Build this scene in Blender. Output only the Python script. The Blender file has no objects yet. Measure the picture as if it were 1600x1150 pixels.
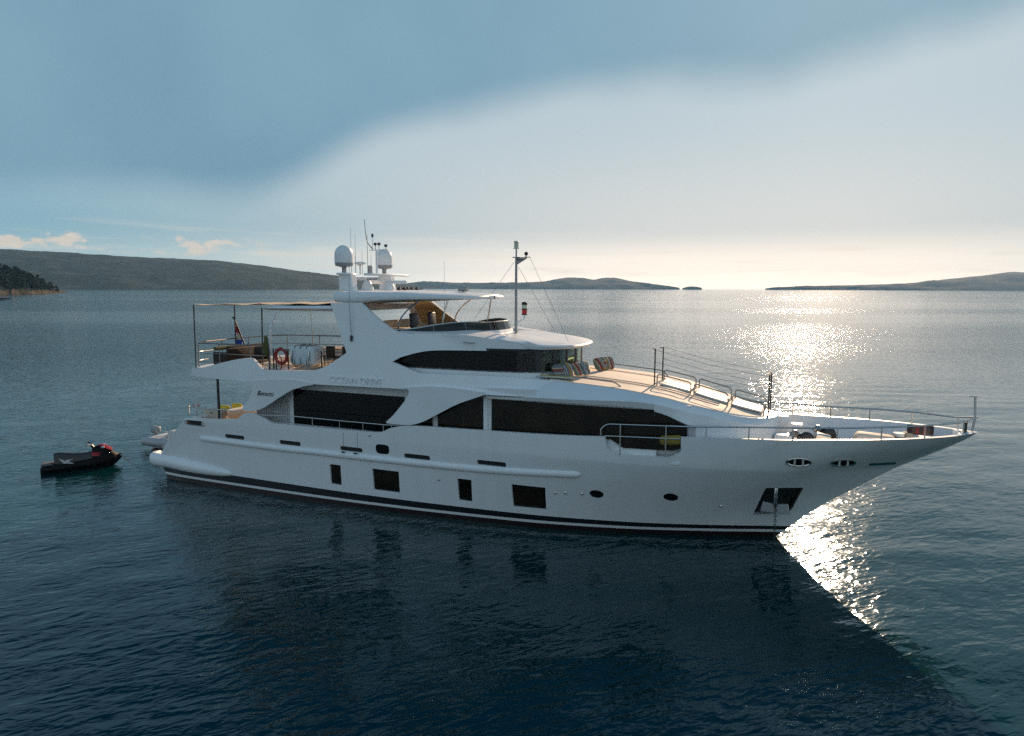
import bpy, bmesh, math, random
from math import sin, cos, tan, pi, radians, sqrt, atan2
from mathutils import Vector, Matrix, noise
from mathutils.geometry import tessellate_polygon
random.seed(7)
sc = bpy.context.scene
COL = sc.collection

# ------------------------------------------------------------------ camera
# metres; the yacht's centreline is the X axis (bow = +X), Z = 0 at her painted waterline
F = 1067.0                       # focal length in pixels of the 1600 px wide photograph (24 mm)
HEAD = radians(22.3)
PITCH = math.atan(125 / F)
ROLL = 0.0032
CAM = Vector((0.01, -26.54, 9.0))
SUN_EL = radians(20)
SUN_AZ = radians(2.2)            # a touch towards the bow from dead abeam to port
WATER_Z = -0.2
cam = bpy.data.cameras.new("camera"); co = bpy.data.objects.new("camera", cam); COL.objects.link(co)
cam.lens = 24.0075; cam.sensor_width = 36; cam.clip_start = 0.1; cam.clip_end = 60000
co.matrix_world = (Matrix.Translation(CAM) @ Matrix.Rotation(HEAD, 4, 'Z') @
                   Matrix.Rotation(pi / 2 - PITCH, 4, 'X') @ Matrix.Rotation(ROLL, 4, 'Z'))
sc.camera = co

def ray(px, py):
    a = (px - 800); b = (575 - py)
    a, b = a - ROLL * b, b + ROLL * a
    a /= F; b /= F
    r, f, u = a, cos(PITCH) + b * sin(PITCH), -sin(PITCH) + b * cos(PITCH)
    return Vector((r * cos(HEAD) - f * sin(HEAD), r * sin(HEAD) + f * cos(HEAD), u))

def at(px, py, Y=None, X=None, Z=None):
    "point of the place seen at a pixel of the photograph, on a plane Y=, X= or Z="
    d = ray(px, py)
    t = (Y - CAM.y) / d.y if Y is not None else (X - CAM.x) / d.x if X is not None else (Z - CAM.z) / d.z
    return CAM + d * t

def on(px, py, fn):
    "point on the starboard surface y = -fn(x, z)"
    y = 3.2
    for _ in range(12):
        p = at(px, py, Y=-y); y = fn(p.x, p.z)
    return at(px, py, Y=-y)

# ------------------------------------------------------------------ world, sun, exposure
w = bpy.data.worlds.new("World"); sc.world = w; w.use_nodes = True
nt = w.node_tree; N = nt.nodes; L = nt.links
for n in list(N): N.remove(n)

class NT:
    "tiny helper for building node trees"
    def __init__(s, tree): s.t = tree
    def n(s, typ, **kw):
        nd = s.t.nodes.new(typ)
        for k, v in kw.items():
            if k.startswith('i_'):
                key = k[2:]; key = int(key) if key.isdigit() else key.replace('_', ' ')
                sk = nd.inputs[key]
                if hasattr(v, 'is_output') or isinstance(v, bpy.types.NodeSocket): s.t.links.new(v, sk)
                else: sk.default_value = v
            else: setattr(nd, k, v)
        return nd
    def m(s, op, a, b=0.0, c=None, clamp=False):
        nd = s.t.nodes.new('ShaderNodeMath'); nd.operation = op; nd.use_clamp = clamp
        for i, v in enumerate((a, b, c)):
            if v is None: continue
            if isinstance(v, bpy.types.NodeSocket): s.t.links.new(v, nd.inputs[i])
            else: nd.inputs[i].default_value = v
        return nd.outputs[0]
    def mix(s, f, a, b):
        nd = s.t.nodes.new('ShaderNodeMix'); nd.data_type = 'RGBA'
        for i, v in ((0, f), (6, a), (7, b)):
            if isinstance(v, bpy.types.NodeSocket): s.t.links.new(v, nd.inputs[i])
            elif i == 0: nd.inputs[i].default_value = v
            else: nd.inputs[i].default_value = (*v[:3], 1)
        return nd.outputs[2]
    def ramp(s, f, stops, interp='EASE'):
        nd = s.t.nodes.new('ShaderNodeValToRGB'); nd.color_ramp.interpolation = interp
        cr = nd.color_ramp
        while len(cr.elements) < len(stops): cr.elements.new(0.5)
        for e, (p, c) in zip(cr.elements, stops):
            e.position = p; e.color = (*c[:3], 1) if hasattr(c, '__len__') else (c, c, c, 1)
        s.t.links.new(f, nd.inputs[0]); return nd.outputs[0]
    def mr(s, v, a, b, c=0.0, d=1.0):
        nd = s.t.nodes.new('ShaderNodeMapRange'); nd.interpolation_type = 'SMOOTHSTEP'
        s.t.links.new(v, nd.inputs[0])
        for i, x in enumerate((a, b, c, d)): nd.inputs[i + 1].default_value = x
        return nd.outputs[0]
def s2l(c):
    return tuple((v / 255 / 12.92 if v / 255 <= .04045 else ((v / 255 + .055) / 1.055) ** 2.4) for v in c)

T = NT(nt)
tc = T.n('ShaderNodeTexCoord')
sky = T.n('ShaderNodeTexSky', sky_type='NISHITA', sun_disc=False, sun_elevation=SUN_EL, sun_rotation=SUN_AZ,
          altitude=0.0, air_density=1.0, dust_density=2.0, ozone_density=2.0)
# view direction expressed as azimuth from the yacht's port beam and elevation
rot = T.n('ShaderNodeVectorRotate', rotation_type='Z_AXIS', i_Vector=tc.outputs['Generated'], i_Angle=-HEAD)
sep = T.n('ShaderNodeSeparateXYZ', i_0=rot.outputs[0])
el = T.m('MULTIPLY', T.m('ARCSINE', sep.outputs[2]), 180 / pi)
az = T.m('MULTIPLY', T.m('ARCTAN2', sep.outputs[0], sep.outputs[1]), 180 / pi)     # degrees right of the camera heading
daz = T.m('ABSOLUTE', T.m('SUBTRACT', az, 18.0))
EXPO = 0.35
lo = T.mix(T.mr(daz, 4, 55), (2.0, 1.6, 1.25), s2l((200, 220, 214)))        # horizon band
mid = T.mix(T.mr(daz, 5, 60), s2l((222, 222, 218)), s2l((128, 174, 192)))       # ~5 degrees up
hi = s2l((188, 204, 212))                                                        # pale haze
top = s2l((8, 72, 112))
g = T.mix(T.mr(el, -0.5, 5.0), lo, mid)
g = T.mix(T.mr(el, 3.0, 14.0), g, hi)
g = T.mix(T.mr(el, 21.5, 34.0), g, top)
# large soft slate-blue cloud bank over the left and top
cn = T.n('ShaderNodeTexNoise', noise_dimensions='3D', i_Vector=tc.outputs['Generated'], i_Scale=2.6, i_Detail=3.0, i_Roughness=0.45)
edge = T.m('ADD', T.mr(az, -24.0, -6.0, 6.6, 12.9), T.m('MULTIPLY', T.m('MAXIMUM', T.m('ADD', az, 8.0), 0.0), 0.12))   # cloud base climbs to the right
edge = T.m('ADD', edge, T.m('MULTIPLY', T.m('SUBTRACT', cn.outputs[0], 0.5), 7.0))
cm = T.mr(T.m('SUBTRACT', el, edge), -1.9, 2.2)
cm = T.m('MULTIPLY', cm, T.mr(el, 33.0, 21.5))
cn2 = T.n('ShaderNodeTexNoise', i_Vector=tc.outputs['Generated'], i_Scale=1.7, i_Detail=4.0)
slate = T.mix(T.mr(cn2.outputs[0], .35, .65), s2l((110, 151, 174)), s2l((128, 166, 186)))
g = T.mix(T.m('MULTIPLY', cm, 0.95), g, slate)
# low cumulus over the left hills, faint streaks near the glow
cv = T.n('ShaderNodeCombineXYZ', i_0=T.m('MULTIPLY', az, 0.42), i_1=T.m('MULTIPLY', el, 0.8), i_2=5.1)
c3 = T.n('ShaderNodeTexNoise', i_Vector=cv.outputs[0], i_Scale=1.0, i_Detail=6.0, i_Roughness=0.6)
band = T.m('MULTIPLY', T.mr(el, 2.2, 2.6), T.mr(T.m('SUBTRACT', el, T.m('MULTIPLY', c3.outputs[0], 3.2)), 2.0, 1.5))
band = T.m('MULTIPLY', band, T.m('MULTIPLY', T.mr(az, -17.0, -24.0), T.mr(c3.outputs[0], .47, .6)))
g = T.mix(T.m('MULTIPLY', band, 0.7), g, s2l((246, 220, 194)))
cv2 = T.n('ShaderNodeCombineXYZ', i_0=T.m('MULTIPLY', az, 0.09), i_1=T.m('MULTIPLY', el, 1.3), i_2=8.0)
c4 = T.n('ShaderNodeTexNoise', i_Vector=cv2.outputs[0], i_Scale=1.0, i_Detail=5.0, i_Roughness=0.6)
band2 = T.m('MULTIPLY', T.m('MULTIPLY', T.mr(el, 0.5, 1.5), T.mr(el, 5.5, 3.0)), T.mr(c4.outputs[0], .5, .66))
g = T.mix(T.m('MULTIPLY', band2, 0.35), g, s2l((255, 236, 214)))
# behind the camera, out of view, the sky is brightened to light the hull
back = T.mr(sep.outputs[1], 0.25, -0.5)
g = T.mix(T.m('MULTIPLY', back, 0.85), g, T.mix(T.mr(el, 0, 40), s2l((210, 224, 230)), s2l((142, 180, 206))))
skys = T.n('ShaderNodeVectorMath', operation='SCALE', i_0=sky.outputs[0], i_Scale=0.05)
fin = T.mix(0.965, skys.outputs[0], g)
bg = T.n('ShaderNodeBackground', i_Color=fin, i_Strength=0.80)
wo = T.n('ShaderNodeOutputWorld'); L.new(bg.outputs[0], wo.inputs[0])

sl = bpy.data.lights.new("sun", 'SUN'); sl.energy = 5.0; sl.angle = radians(0.5); sl.color = (1.0, 0.70, 0.45)
so = bpy.data.objects.new("sun", sl); COL.objects.link(so)
so.rotation_euler = (-(pi / 2 - SUN_EL), 0, -SUN_AZ)       # shines from +Y (port beam) towards -Y
sc.view_settings.view_transform = 'Standard'; sc.view_settings.look = 'None'
sc.view_settings.exposure = EXPO; sc.view_settings.gamma = 1.0
sc.cycles.use_denoising = False      # keeps the crisp sun glitter on the water
sc.cycles.max_bounces = 7; sc.cycles.transparent_max_bounces = 12; sc.cycles.volume_bounces = 1
sc.cycles.sample_clamp_indirect = 6.0
sc.cycles.caustics_reflective = False; sc.cycles.caustics_refractive = False

# ------------------------------------------------------------------ materials
MATS = {}
def mat(name, col=(0.8, 0.8, 0.8), rough=0.5, metal=0.0, vary=0.0, vscale=3.0, bump=0.0, bscale=40.0, coat=0.0, spec=0.5):
    if name in MATS: return MATS[name]
    m = bpy.data.materials.new(name); m.use_nodes = True; t = NT(m.node_tree)
    b = m.node_tree.nodes['Principled BSDF']
    b.inputs['Base Color'].default_value = (*col, 1); b.inputs['Roughness'].default_value = rough
    b.inputs['Metallic'].default_value = metal; b.inputs['Coat Weight'].default_value = coat
    b.inputs['Specular IOR Level'].default_value = spec
    tcn = t.n('ShaderNodeTexCoord')
    if vary:
        nz = t.n('ShaderNodeTexNoise', i_Vector=tcn.outputs['Object'], i_Scale=vscale, i_Detail=5.0)
        f = t.mr(nz.outputs[0], .3, .7)
        c = t.mix(f, tuple(v * (1 - vary) for v in col), tuple(min(1, v * (1 + vary)) for v in col))
        m.node_tree.links.new(c, b.inputs['Base Color'])
        r = t.m('ADD', t.m('MULTIPLY', f, 0.12), rough - 0.06, clamp=True)
        m.node_tree.links.new(r, b.inputs['Roughness'])
    if bump:
        nz = t.n('ShaderNodeTexNoise', i_Vector=tcn.outputs['Object'], i_Scale=bscale, i_Detail=3.0)
        bp = t.n('ShaderNodeBump', i_Height=nz.outputs[0], i_Distance=bump); m.node_tree.links.new(bp.outputs[0], b.inputs['Normal'])
    MATS[name] = m; return m
def links(m): return m.node_tree.links
WHITE = mat('white_gelcoat', (0.78, 0.79, 0.80), 0.33, vary=0.03, vscale=0.7)
CREAM = mat("cream_deck", (0.74, 0.64, 0.54), 0.75, spec=0.2, vary=0.06, vscale=2.0)
GLASS = mat('dark_glass', (0.006, 0.006, 0.006), 0.04, spec=0.2)
BROWNGLASS = mat('bronze_glass', (0.014, 0.010, 0.006), 0.04, vary=.5, vscale=1.2, spec=0.2)
STEEL = mat('stainless_steel', (0.55, 0.54, 0.52), 0.18, metal=1.0)
DARKST = mat('dark_metal', (0.05, 0.05, 0.05), 0.4, metal=0.6)
BLACK = mat('black_rubber', (0.012, 0.012, 0.012), 0.5)
GREY = mat('grey_paint', (0.3, 0.31, 0.32), 0.5)
WICKER = mat('dark_wicker', (0.016, 0.012, 0.010), 0.7, vary=.5, vscale=30, bump=.01, bscale=60)
TAN = mat('tan_canvas', (0.55, 0.44, 0.32), 0.85, vary=.08, bump=.005)
CUSH = mat('cream_cushion', (0.72, 0.64, 0.52), 0.9, vary=.06, bump=.004)
YELLOW = mat('yellow_fabric', (0.62, 0.50, 0.05), 0.85, vary=.1)
RED = mat('red_plastic', (0.30, 0.015, 0.015), 0.45, vary=.15)
LAMPRED = mat('red_lens', (0.5, 0.01, 0.01), 0.15)
BLUEF = mat('blue_fabric', (0.02, 0.06, 0.28), 0.8)
RUBBERGREY = mat('grey_tube_fabric', (0.42, 0.42, 0.44), 0.55, vary=.08)
GREENY = mat('olive_fabric', (0.09, 0.09, 0.02), 0.85, vary=.15)
ROPE = mat('rope', (0.12, 0.12, 0.12), 0.9)
TABLE = mat('table_wood', (0.45, 0.31, 0.17), 0.4, vary=.15, vscale=6)
# teak planks
TEAK = bpy.data.materials.new('teak_deck'); TEAK.use_nodes = True; t = NT(TEAK.node_tree)
tcn = t.n('ShaderNodeTexCoord'); sp = t.n('ShaderNodeSeparateXYZ', i_0=tcn.outputs['Object'])
pl = t.m('FRACT', t.m('MULTIPLY', sp.outputs[1], 12.0)); seam = t.m('LESS_THAN', pl, 0.08)
nz = t.n('ShaderNodeTexNoise', i_Vector=tcn.outputs['Object'], i_Scale=3.0, i_Detail=6.0)
c = t.mix(t.mr(nz.outputs[0], .3, .7), (0.34, 0.24, 0.15), (0.46, 0.34, 0.22)); c = t.mix(seam, c, (0.04, 0.035, 0.03))
links(TEAK).new(c, TEAK.node_tree.nodes['Principled BSDF'].inputs['Base Color'])
# hull paint: white topsides, dark boot-top, thin white line, red-brown antifouling
HULL = bpy.data.materials.new('hull_paint'); HULL.use_nodes = True; t = NT(HULL.node_tree)
b = HULL.node_tree.nodes['Principled BSDF']
tcn = t.n('ShaderNodeTexCoord'); sp = t.n('ShaderNodeSeparateXYZ', i_0=tcn.outputs['Object'])
blk = t.m('SUBTRACT', 0.27, t.m('MULTIPLY', sp.outputs[0], 0.0085))
blk = t.m('LESS_THAN', sp.outputs[2], blk)
whl = t.m('LESS_THAN', sp.outputs[2], 0.115); red = t.m('LESS_THAN', sp.outputs[2], 0.005)
mp = t.n('ShaderNodeMapping', i_Vector=tcn.outputs['Object'], i_Scale=(2.2, 1, .35))
nz = t.n('ShaderNodeTexNoise', i_Vector=mp.outputs[0], i_Scale=1.2, i_Detail=7.0, i_Roughness=.65)
wc = t.mix(t.mr(nz.outputs[0], .3, .72), (0.755, 0.765, 0.77), (0.80, 0.805, 0.81))
c = t.mix(blk, wc, (0.012, 0.012, 0.014)); c = t.mix(whl, c, (0.7, 0.7, 0.7)); c = t.mix(red, c, (0.022, 0.009, 0.008))
links(HULL).new(c, b.inputs['Base Color']); b.inputs['Roughness'].default_value = 0.25; b.inputs['Coat Weight'].default_value = .3
bmpn = t.n('ShaderNodeTexNoise', i_Vector=tcn.outputs['Object'], i_Scale=.9, i_Detail=2.0)
bp_ = t.n('ShaderNodeBump', i_Height=bmpn.outputs[0], i_Distance=.012); links(HULL).new(bp_.outputs[0], b.inputs['Normal'])
# see-through tinted glass
def tinted(name, tint, gl=0.12):
    m = bpy.data.materials.new(name); m.use_nodes = True; t = NT(m.node_tree)
    for n in list(m.node_tree.nodes): m.node_tree.nodes.remove(n)
    tr = t.n('ShaderNodeBsdfTransparent', i_Color=(*tint, 1)); g = t.n('ShaderNodeBsdfGlossy', i_Color=(.9, .9, .9, 1), i_Roughness=.03)
    fr = t.n('ShaderNodeLayerWeight', i_Blend=.5); ff = t.m('ADD', t.m('MULTIPLY', t.m('POWER', fr.outputs['Facing'], 4.0), .8), .04)
    mx = t.n('ShaderNodeMixShader', i_0=ff); m.node_tree.links.new(tr.outputs[0], mx.inputs[1]); m.node_tree.links.new(g.outputs[0], mx.inputs[2])
    o = t.n('ShaderNodeOutputMaterial'); m.node_tree.links.new(mx.outputs[0], o.inputs[0]); return m
GREENGLASS = tinted('green_tinted_glass', (0.85, 0.95, 0.85)); SMOKE = tinted('smoked_glass', (0.10, 0.11, 0.10))
SCREEN = tinted('clear_screen', (0.75, 0.8, 0.78))

# ------------------------------------------------------------------ mesh helpers
def finish(bm, name, m, parent=None, smooth=35, bevel=0.0, loc=None):
    me = bpy.data.meshes.new(name)
    bmesh.ops.recalc_face_normals(bm, faces=bm.faces[:])
    bm.to_mesh(me); bm.free()
    ms = m if isinstance(m, (list, tuple)) else [m]
    for x in ms: me.materials.append(x)
    if smooth:
        me.polygons.foreach_set('use_smooth', [True] * len(me.polygons)); me.set_sharp_from_angle(angle=radians(smooth))
    o = bpy.data.objects.new(name, me); COL.objects.link(o)
    if parent: o.parent = parent
    if loc: o.location = loc
    if bevel:
        md = o.modifiers.new('bevel', 'BEVEL'); md.width = bevel; md.segments = 2; md.limit_method = 'ANGLE'; md.angle_limit = radians(40)
        md.harden_normals = False
    return o
def thing(name, label, cat, loc=(0, 0, 0), rz=0.0, group=None):
    o = bpy.data.objects.new(name, None); COL.objects.link(o); o.location = loc; o.rotation_euler = (0, 0, rz)
    o.empty_display_size = .2; o['label'] = label; o['category'] = cat
    if group: o['group'] = group
    return o
def tag(o, label, cat, group=None):
    o['label'] = label; o['category'] = cat
    if group: o['group'] = group
    return o
def box(bm, c, s, rz=0, ry=0, rx=0, mi=0):
    M = Matrix.Translation(c) @ Matrix.Rotation(rz, 4, 'Z') @ Matrix.Rotation(ry, 4, 'Y') @ Matrix.Rotation(rx, 4, 'X') @ Matrix.Diagonal((*s, 1))
    r = bmesh.ops.create_cube(bm, size=1, matrix=M)
    for v in r['verts']:
        for f in v.link_faces: f.material_index = mi
    return r['verts']
def fillet(pts, r, n=4):
    "rounds the corners of an open polyline"
    pts = [Vector(p) for p in pts]; out = [pts[0]]
    for i in range(1, len(pts) - 1):
        a, b, c = pts[i - 1], pts[i], pts[i + 1]
        d1, d2 = (a - b), (c - b); l1, l2 = d1.length, d2.length
        if l1 < 1e-6 or l2 < 1e-6: continue
        k = min(r, l1 * .45, l2 * .45); p, q = b + d1 / l1 * k, b + d2 / l2 * k
        for j in range(n + 1):
            s = j / n; out.append(p * (1 - s) ** 2 + b * 2 * s * (1 - s) + q * s * s)
    out.append(pts[-1]); return out
def rpoly(pts, r, n=4):
    "rounds the corners of a closed polygon"
    P = [Vector(p) for p in pts]; m = len(P); out = []
    for i in range(m):
        a, b, c = P[i - 1], P[i], P[(i + 1) % m]
        d1, d2 = a - b, c - b; k = min(r, d1.length * .45, d2.length * .45)
        p, q = b + d1.normalized() * k, b + d2.normalized() * k
        for j in range(n + 1):
            s = j / n; out.append(p * (1 - s) ** 2 + b * 2 * s * (1 - s) + q * s * s)
    return out
def cat(pts, n=6):
    "Catmull-Rom through points"
    P = [Vector(p) for p in pts]; out = []
    for i in range(len(P) - 1):
        a = P[i - 1] if i else P[0] * 2 - P[1]; b, c = P[i], P[i + 1]; d = P[i + 2] if i + 2 < len(P) else P[-1] * 2 - P[-2]
        for j in range(n):
            s = j / n
            out.append(0.5 * ((2 * b) + (c - a) * s + (2 * a - 5 * b + 4 * c - d) * s * s + (3 * b - a - 3 * c + d) * s ** 3))
    out.append(P[-1]); return out
def tube(bm, pts, r, sides=8, r2=None, cap=True, sq=1.0):
    pts = [Vector(p) for p in pts]; rings = []; n = len(pts); up = None
    for i, p in enumerate(pts):
        d = (pts[min(i + 1, n - 1)] - pts[max(i - 1, 0)]).normalized()
        if up is None:
            up = Vector((0, 0, 1)) if abs(d.z) < .95 else Vector((0, 1, 0))
        s = d.cross(up).normalized(); u = s.cross(d).normalized(); up = u
        rr = r if r2 is None else r + (r2 - r) * i / (n - 1)
        if callable(r): rr = r(i / (n - 1))
        rings.append([bm.verts.new(p + s * rr * cos(2 * pi * k / sides) + u * rr * sq * sin(2 * pi * k / sides)) for k in range(sides)])
    for a, b in zip(rings, rings[1:]):
        for k in range(sides):
            bm.faces.new((a[k], a[(k + 1) % sides], b[(k + 1) % sides], b[k]))
    if cap: bm.faces.new(rings[0][::-1]); bm.faces.new(rings[-1])
def lathe(bm, prof, c=(0, 0, 0), n=20, mi=0, M=None):
    "prof: (radius, height) list"
    c = Vector(c); rings = []
    for r, h in prof:
        ring = []
        for k in range(n):
            v = Vector((r * cos(2 * pi * k / n), r * sin(2 * pi * k / n), h))
            if M: v = M @ v
            ring.append(bm.verts.new(c + v))
        rings.append(ring)
    for a, b in zip(rings, rings[1:]):
        for k in range(n):
            f = bm.faces.new((a[k], a[(k + 1) % n], b[(k + 1) % n], b[k])); f.material_index = mi
    for rg in (rings[0][::-1], rings[-1]):
        f = bm.faces.new(rg); f.material_index = mi
def grid(bm, rows, close=False, mi=0):
    V = [[bm.verts.new(p) for p in r] for r in rows]
    for a, b in zip(V, V[1:]):
        rg = range(len(a)) if close else range(len(a) - 1)
        for k in rg:
            try:
                f = bm.faces.new((a[k], a[(k + 1) % len(a)], b[(k + 1) % len(a)], b[k])); f.material_index = mi
            except ValueError: pass
    return V
def poly3(bm, pts, off, mi=0):
    "prism: polygon pts pushed by vector off"
    a = [bm.verts.new(p) for p in pts]; b = [bm.verts.new(Vector(p) + Vector(off)) for p in pts]
    n = len(a)
    if n > 8:
        tri = tessellate_polygon([[Vector(p) for p in pts]]); fs = []
        for i, j, k in tri:
            fs += [bm.faces.new((a[i], a[j], a[k])), bm.faces.new((b[i], b[k], b[j]))]
    else: fs = [bm.faces.new(a), bm.faces.new(b[::-1])]
    for i in range(n): fs.append(bm.faces.new((a[i], b[i], b[(i + 1) % n], a[(i + 1) % n])))
    for f in fs: f.material_index = mi
    return fs
def smoothbox(bm, c, s, r=.05, rz=0, mi=0, rx=0, ry=0, seg=3):
    b2 = bmesh.new(); box(b2, (0, 0, 0), s)
    bmesh.ops.bevel(b2, geom=b2.edges[:], offset=r, segments=seg, affect='EDGES', profile=.5)
    M = Matrix.Translation(c) @ Matrix.Rotation(rz, 4, 'Z') @ Matrix.Rotation(ry, 4, 'Y') @ Matrix.Rotation(rx, 4, 'X')
    b2.transform(M)
    me = bpy.data.meshes.new('t'); b2.to_mesh(me); b2.free()
    n0 = len(bm.faces); bm.from_mesh(me); bpy.data.meshes.remove(me)
    bm.faces.ensure_lookup_table()
    for f in bm.faces[n0:]: f.material_index = mi
def B(): return bmesh.new()
def lerp(a, b, t): return a + (b - a) * t
def tab(T_, x):
    "monotone-ish smooth table look-up"
    if x <= T_[0][0]: return T_[0][1]
    if x >= T_[-1][0]: return T_[-1][1]
    for i in range(len(T_) - 1):
        if x <= T_[i + 1][0]:
            x0, y0 = T_[i]; x1, y1 = T_[i + 1]; h = x1 - x0
            m0 = (y1 - T_[i - 1][1]) / (x1 - T_[i - 1][0]) if i else (y1 - y0) / h
            m1 = (T_[i + 2][1] - y0) / (T_[i + 2][0] - x0) if i + 2 < len(T_) else (y1 - y0) / h
            d = (y1 - y0) / h
            if d == 0: m0 = m1 = 0
            else:
                m0 = 0 if m0 / d < 0 else d * min(3, m0 / d); m1 = 0 if m1 / d < 0 else d * min(3, m1 / d)
            t = (x - x0) / h
            return (2 * t**3 - 3 * t**2 + 1) * y0 + (t**3 - 2 * t**2 + t) * h * m0 + (-2 * t**3 + 3 * t**2) * y1 + (t**3 - t**2) * h * m1

# ------------------------------------------------------------------ water
def make_water():
    # one sheet: a finely cut, gently heaving patch round the yacht, flat from there to the horizon
    bm = B(); R = 10000; X0, X1, Y0, Y1, st = -64.0, 44.0, -28.0, 62.0, .36
    nx, ny = int((X1 - X0) / st), int((Y1 - Y0) / st); ca, sa = cos(HEAD + .3), sin(HEAD + .3)
    V = []
    for i in range(nx + 1):
        x = lerp(X0, X1, i / nx); r = []
        for j in range(ny + 1):
            y = lerp(Y0, Y1, j / ny); f = min(1, (x - X0) / 12, (X1 - x) / 12, (y - Y0) / 4, (Y1 - y) / 25)
            u, v = x * ca + y * sa, -x * sa + y * ca
            h = 0.045 * noise.noise((u * .28, v * .62, 3.1)) + 0.05 * noise.noise((u * .10, v * .2, 9.4)) + 0.014 * noise.noise((u * .8, v * 1.3, 1.7)) if f > 0 else 0
            r.append(bm.verts.new((x, y, WATER_Z + h * max(0, f))))
        V.append(r)
    for a, b_ in zip(V, V[1:]):
        for k in range(ny): bm.faces.new((a[k], b_[k], b_[k + 1], a[k + 1]))
    bd = [V[i][0] for i in range(nx)] + [V[nx][j] for j in range(ny)] + [V[i][ny] for i in range(nx, 0, -1)] + [V[0][j] for j in range(ny, 0, -1)]
    bd = bd[::6]; inner = None
    cx, cy = (X0 + X1) / 2, (Y0 + Y1) / 2
    def ringv(rad): 
        o = []
        for v in bd:
            a = atan2(v.co.y - cy, v.co.x - cx); o.append(bm.verts.new((cx + rad * cos(a), cy + rad * sin(a), WATER_Z)))
        return o
    full = [V[i][0] for i in range(nx)] + [V[nx][j] for j in range(ny)] + [V[i][ny] for i in range(nx, 0, -1)] + [V[0][j] for j in range(ny, 0, -1)]
    r1 = ringv(250); n_ = len(bd)
    for k in range(n_):
        seg = full[k * 6:k * 6 + 7] if k < n_ - 1 else full[k * 6:] + [full[0]]
        bm.faces.new(seg + [r1[(k + 1) % n_], r1[k]])
    prev = r1
    for rad in (1500, R):
        nr = ringv(rad)
        for k in range(n_): bm.faces.new((prev[k], prev[(k + 1) % n_], nr[(k + 1) % n_], nr[k]))
        prev = nr
    bmesh.ops.triangulate(bm, faces=[f for f in bm.faces if len(f.verts) > 4])
    m = bpy.data.materials.new('sea_water'); m.use_nodes = True; t = NT(m.node_tree); b = m.node_tree.nodes['Principled BSDF']
    geo = t.n('ShaderNodeNewGeometry'); P = geo.outputs['Position']
    def crest(ang, ax):     # coordinates with x along the wave crests
        r = t.n('ShaderNodeVectorRotate', rotation_type='Z_AXIS', i_Vector=P, i_Angle=-ang)
        return t.n('ShaderNodeMapping', i_Vector=r.outputs[0], i_Scale=(ax, 1.0, 1.0)).outputs[0]
    c1, c2, c3 = crest(HEAD + 0.42, .42), crest(HEAD - 0.10, .5), crest(HEAD + 0.9, .6)
    def nz(v, sc_, det, ro=.5, dist=0.0, billow=False):
        n_ = t.n('ShaderNodeTexNoise', noise_dimensions='2D', i_Vector=v, i_Scale=sc_, i_Detail=det, i_Roughness=ro, i_Distortion=dist)
        if not billow: return n_.outputs[0]
        return t.m('SUBTRACT', 1.0, t.m('ABSOLUTE', t.m('MULTIPLY', t.m('SUBTRACT', n_.outputs[0], .5), 3.0)))
    n1 = nz(c1, 1.9, 3.0, .5, .15, True)
    n1b = nz(c3, 2.8, 2.0)
    n2 = nz(c2, 0.75, 3.0)
    n3 = nz(c2, 0.06, 3.0)
    n5 = nz(c2, 6.0, 3.0, .55)
    r4 = t.n('ShaderNodeVectorRotate', rotation_type='Z_AXIS', i_Vector=P, i_Angle=-HEAD)
    r4 = t.n('ShaderNodeMapping', i_Vector=r4.outputs[0], i_Scale=(0.0014, 0.008, 1.0))
    n4 = t.n('ShaderNodeTexNoise', noise_dimensions='2D', i_Vector=r4.outputs[0], i_Scale=1.0, i_Detail=4.0, i_Roughness=.6, i_Distortion=.8)
    calm = t.mr(n4.outputs[0], .36, .62, 0.5, 1.15)      # calm and ruffled lanes
    h = t.m('ADD', t.m('MULTIPLY', n1, W1), t.m('MULTIPLY', n2, W2))
    h = t.m('ADD', h, t.m('MULTIPLY', n1b, W3))
    h = t.m('ADD', h, t.m('MULTIPLY', n3, .25))
    h = t.m('ADD', h, t.m('MULTIPLY', n5, W5))
    ln = t.n('ShaderNodeVectorMath', operation='LENGTH', i_0=P)
    h = t.m('MULTIPLY', h, t.m('MULTIPLY', calm, t.mr(ln.outputs['Value'], 55.0, 100.0, .72, 1.25)))
    bu = t.n('ShaderNodeBump', i_Height=h, i_Distance=1.0, i_Strength=1.0, i_Filter_Width=0.05)
    # capillary ripples: small random slopes that do not average away with distance
    mic = t.n('ShaderNodeTexNoise', noise_dimensions='2D', i_Vector=c2, i_Scale=3.2, i_Detail=3.0, i_Roughness=.6)
    mv = t.n('ShaderNodeVectorMath', operation='SUBTRACT', i_0=mic.outputs['Color'], i_1=(.5, .5, .5))
    mv = t.n('ShaderNodeVectorMath', operation='MULTIPLY', i_0=mv.outputs[0], i_1=(MIC, MIC, 0))
    ln = t.n('ShaderNodeVectorMath', operation='LENGTH', i_0=P)
    lee = t.mr(ln.outputs['Value'], 55.0, 100.0, .36, 1.4)        # calmer water in the lee of the yacht
    mv = t.n('ShaderNodeVectorMath', operation='SCALE', i_0=mv.outputs[0], i_Scale=t.m('MULTIPLY', calm, lee))
    ad = t.n('ShaderNodeVectorMath', operation='ADD', i_0=bu.outputs[0], i_1=mv.outputs[0])
    no = t.n('ShaderNodeVectorMath', operation='NORMALIZE', i_0=ad.outputs[0])
    m.node_tree.links.new(no.outputs[0], b.inputs['Normal'])
    b.inputs['Base Color'].default_value = (0.0002, 0.025, 0.026, 1)
    b.inputs['Roughness'].default_value = WR; b.inputs['IOR'].default_value = 1.62; b.inputs['Specular Tint'].default_value = (.16, .52, .78, 1)
    o = finish(bm, 'water', m, smooth=180); o['kind'] = 'structure'
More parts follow.
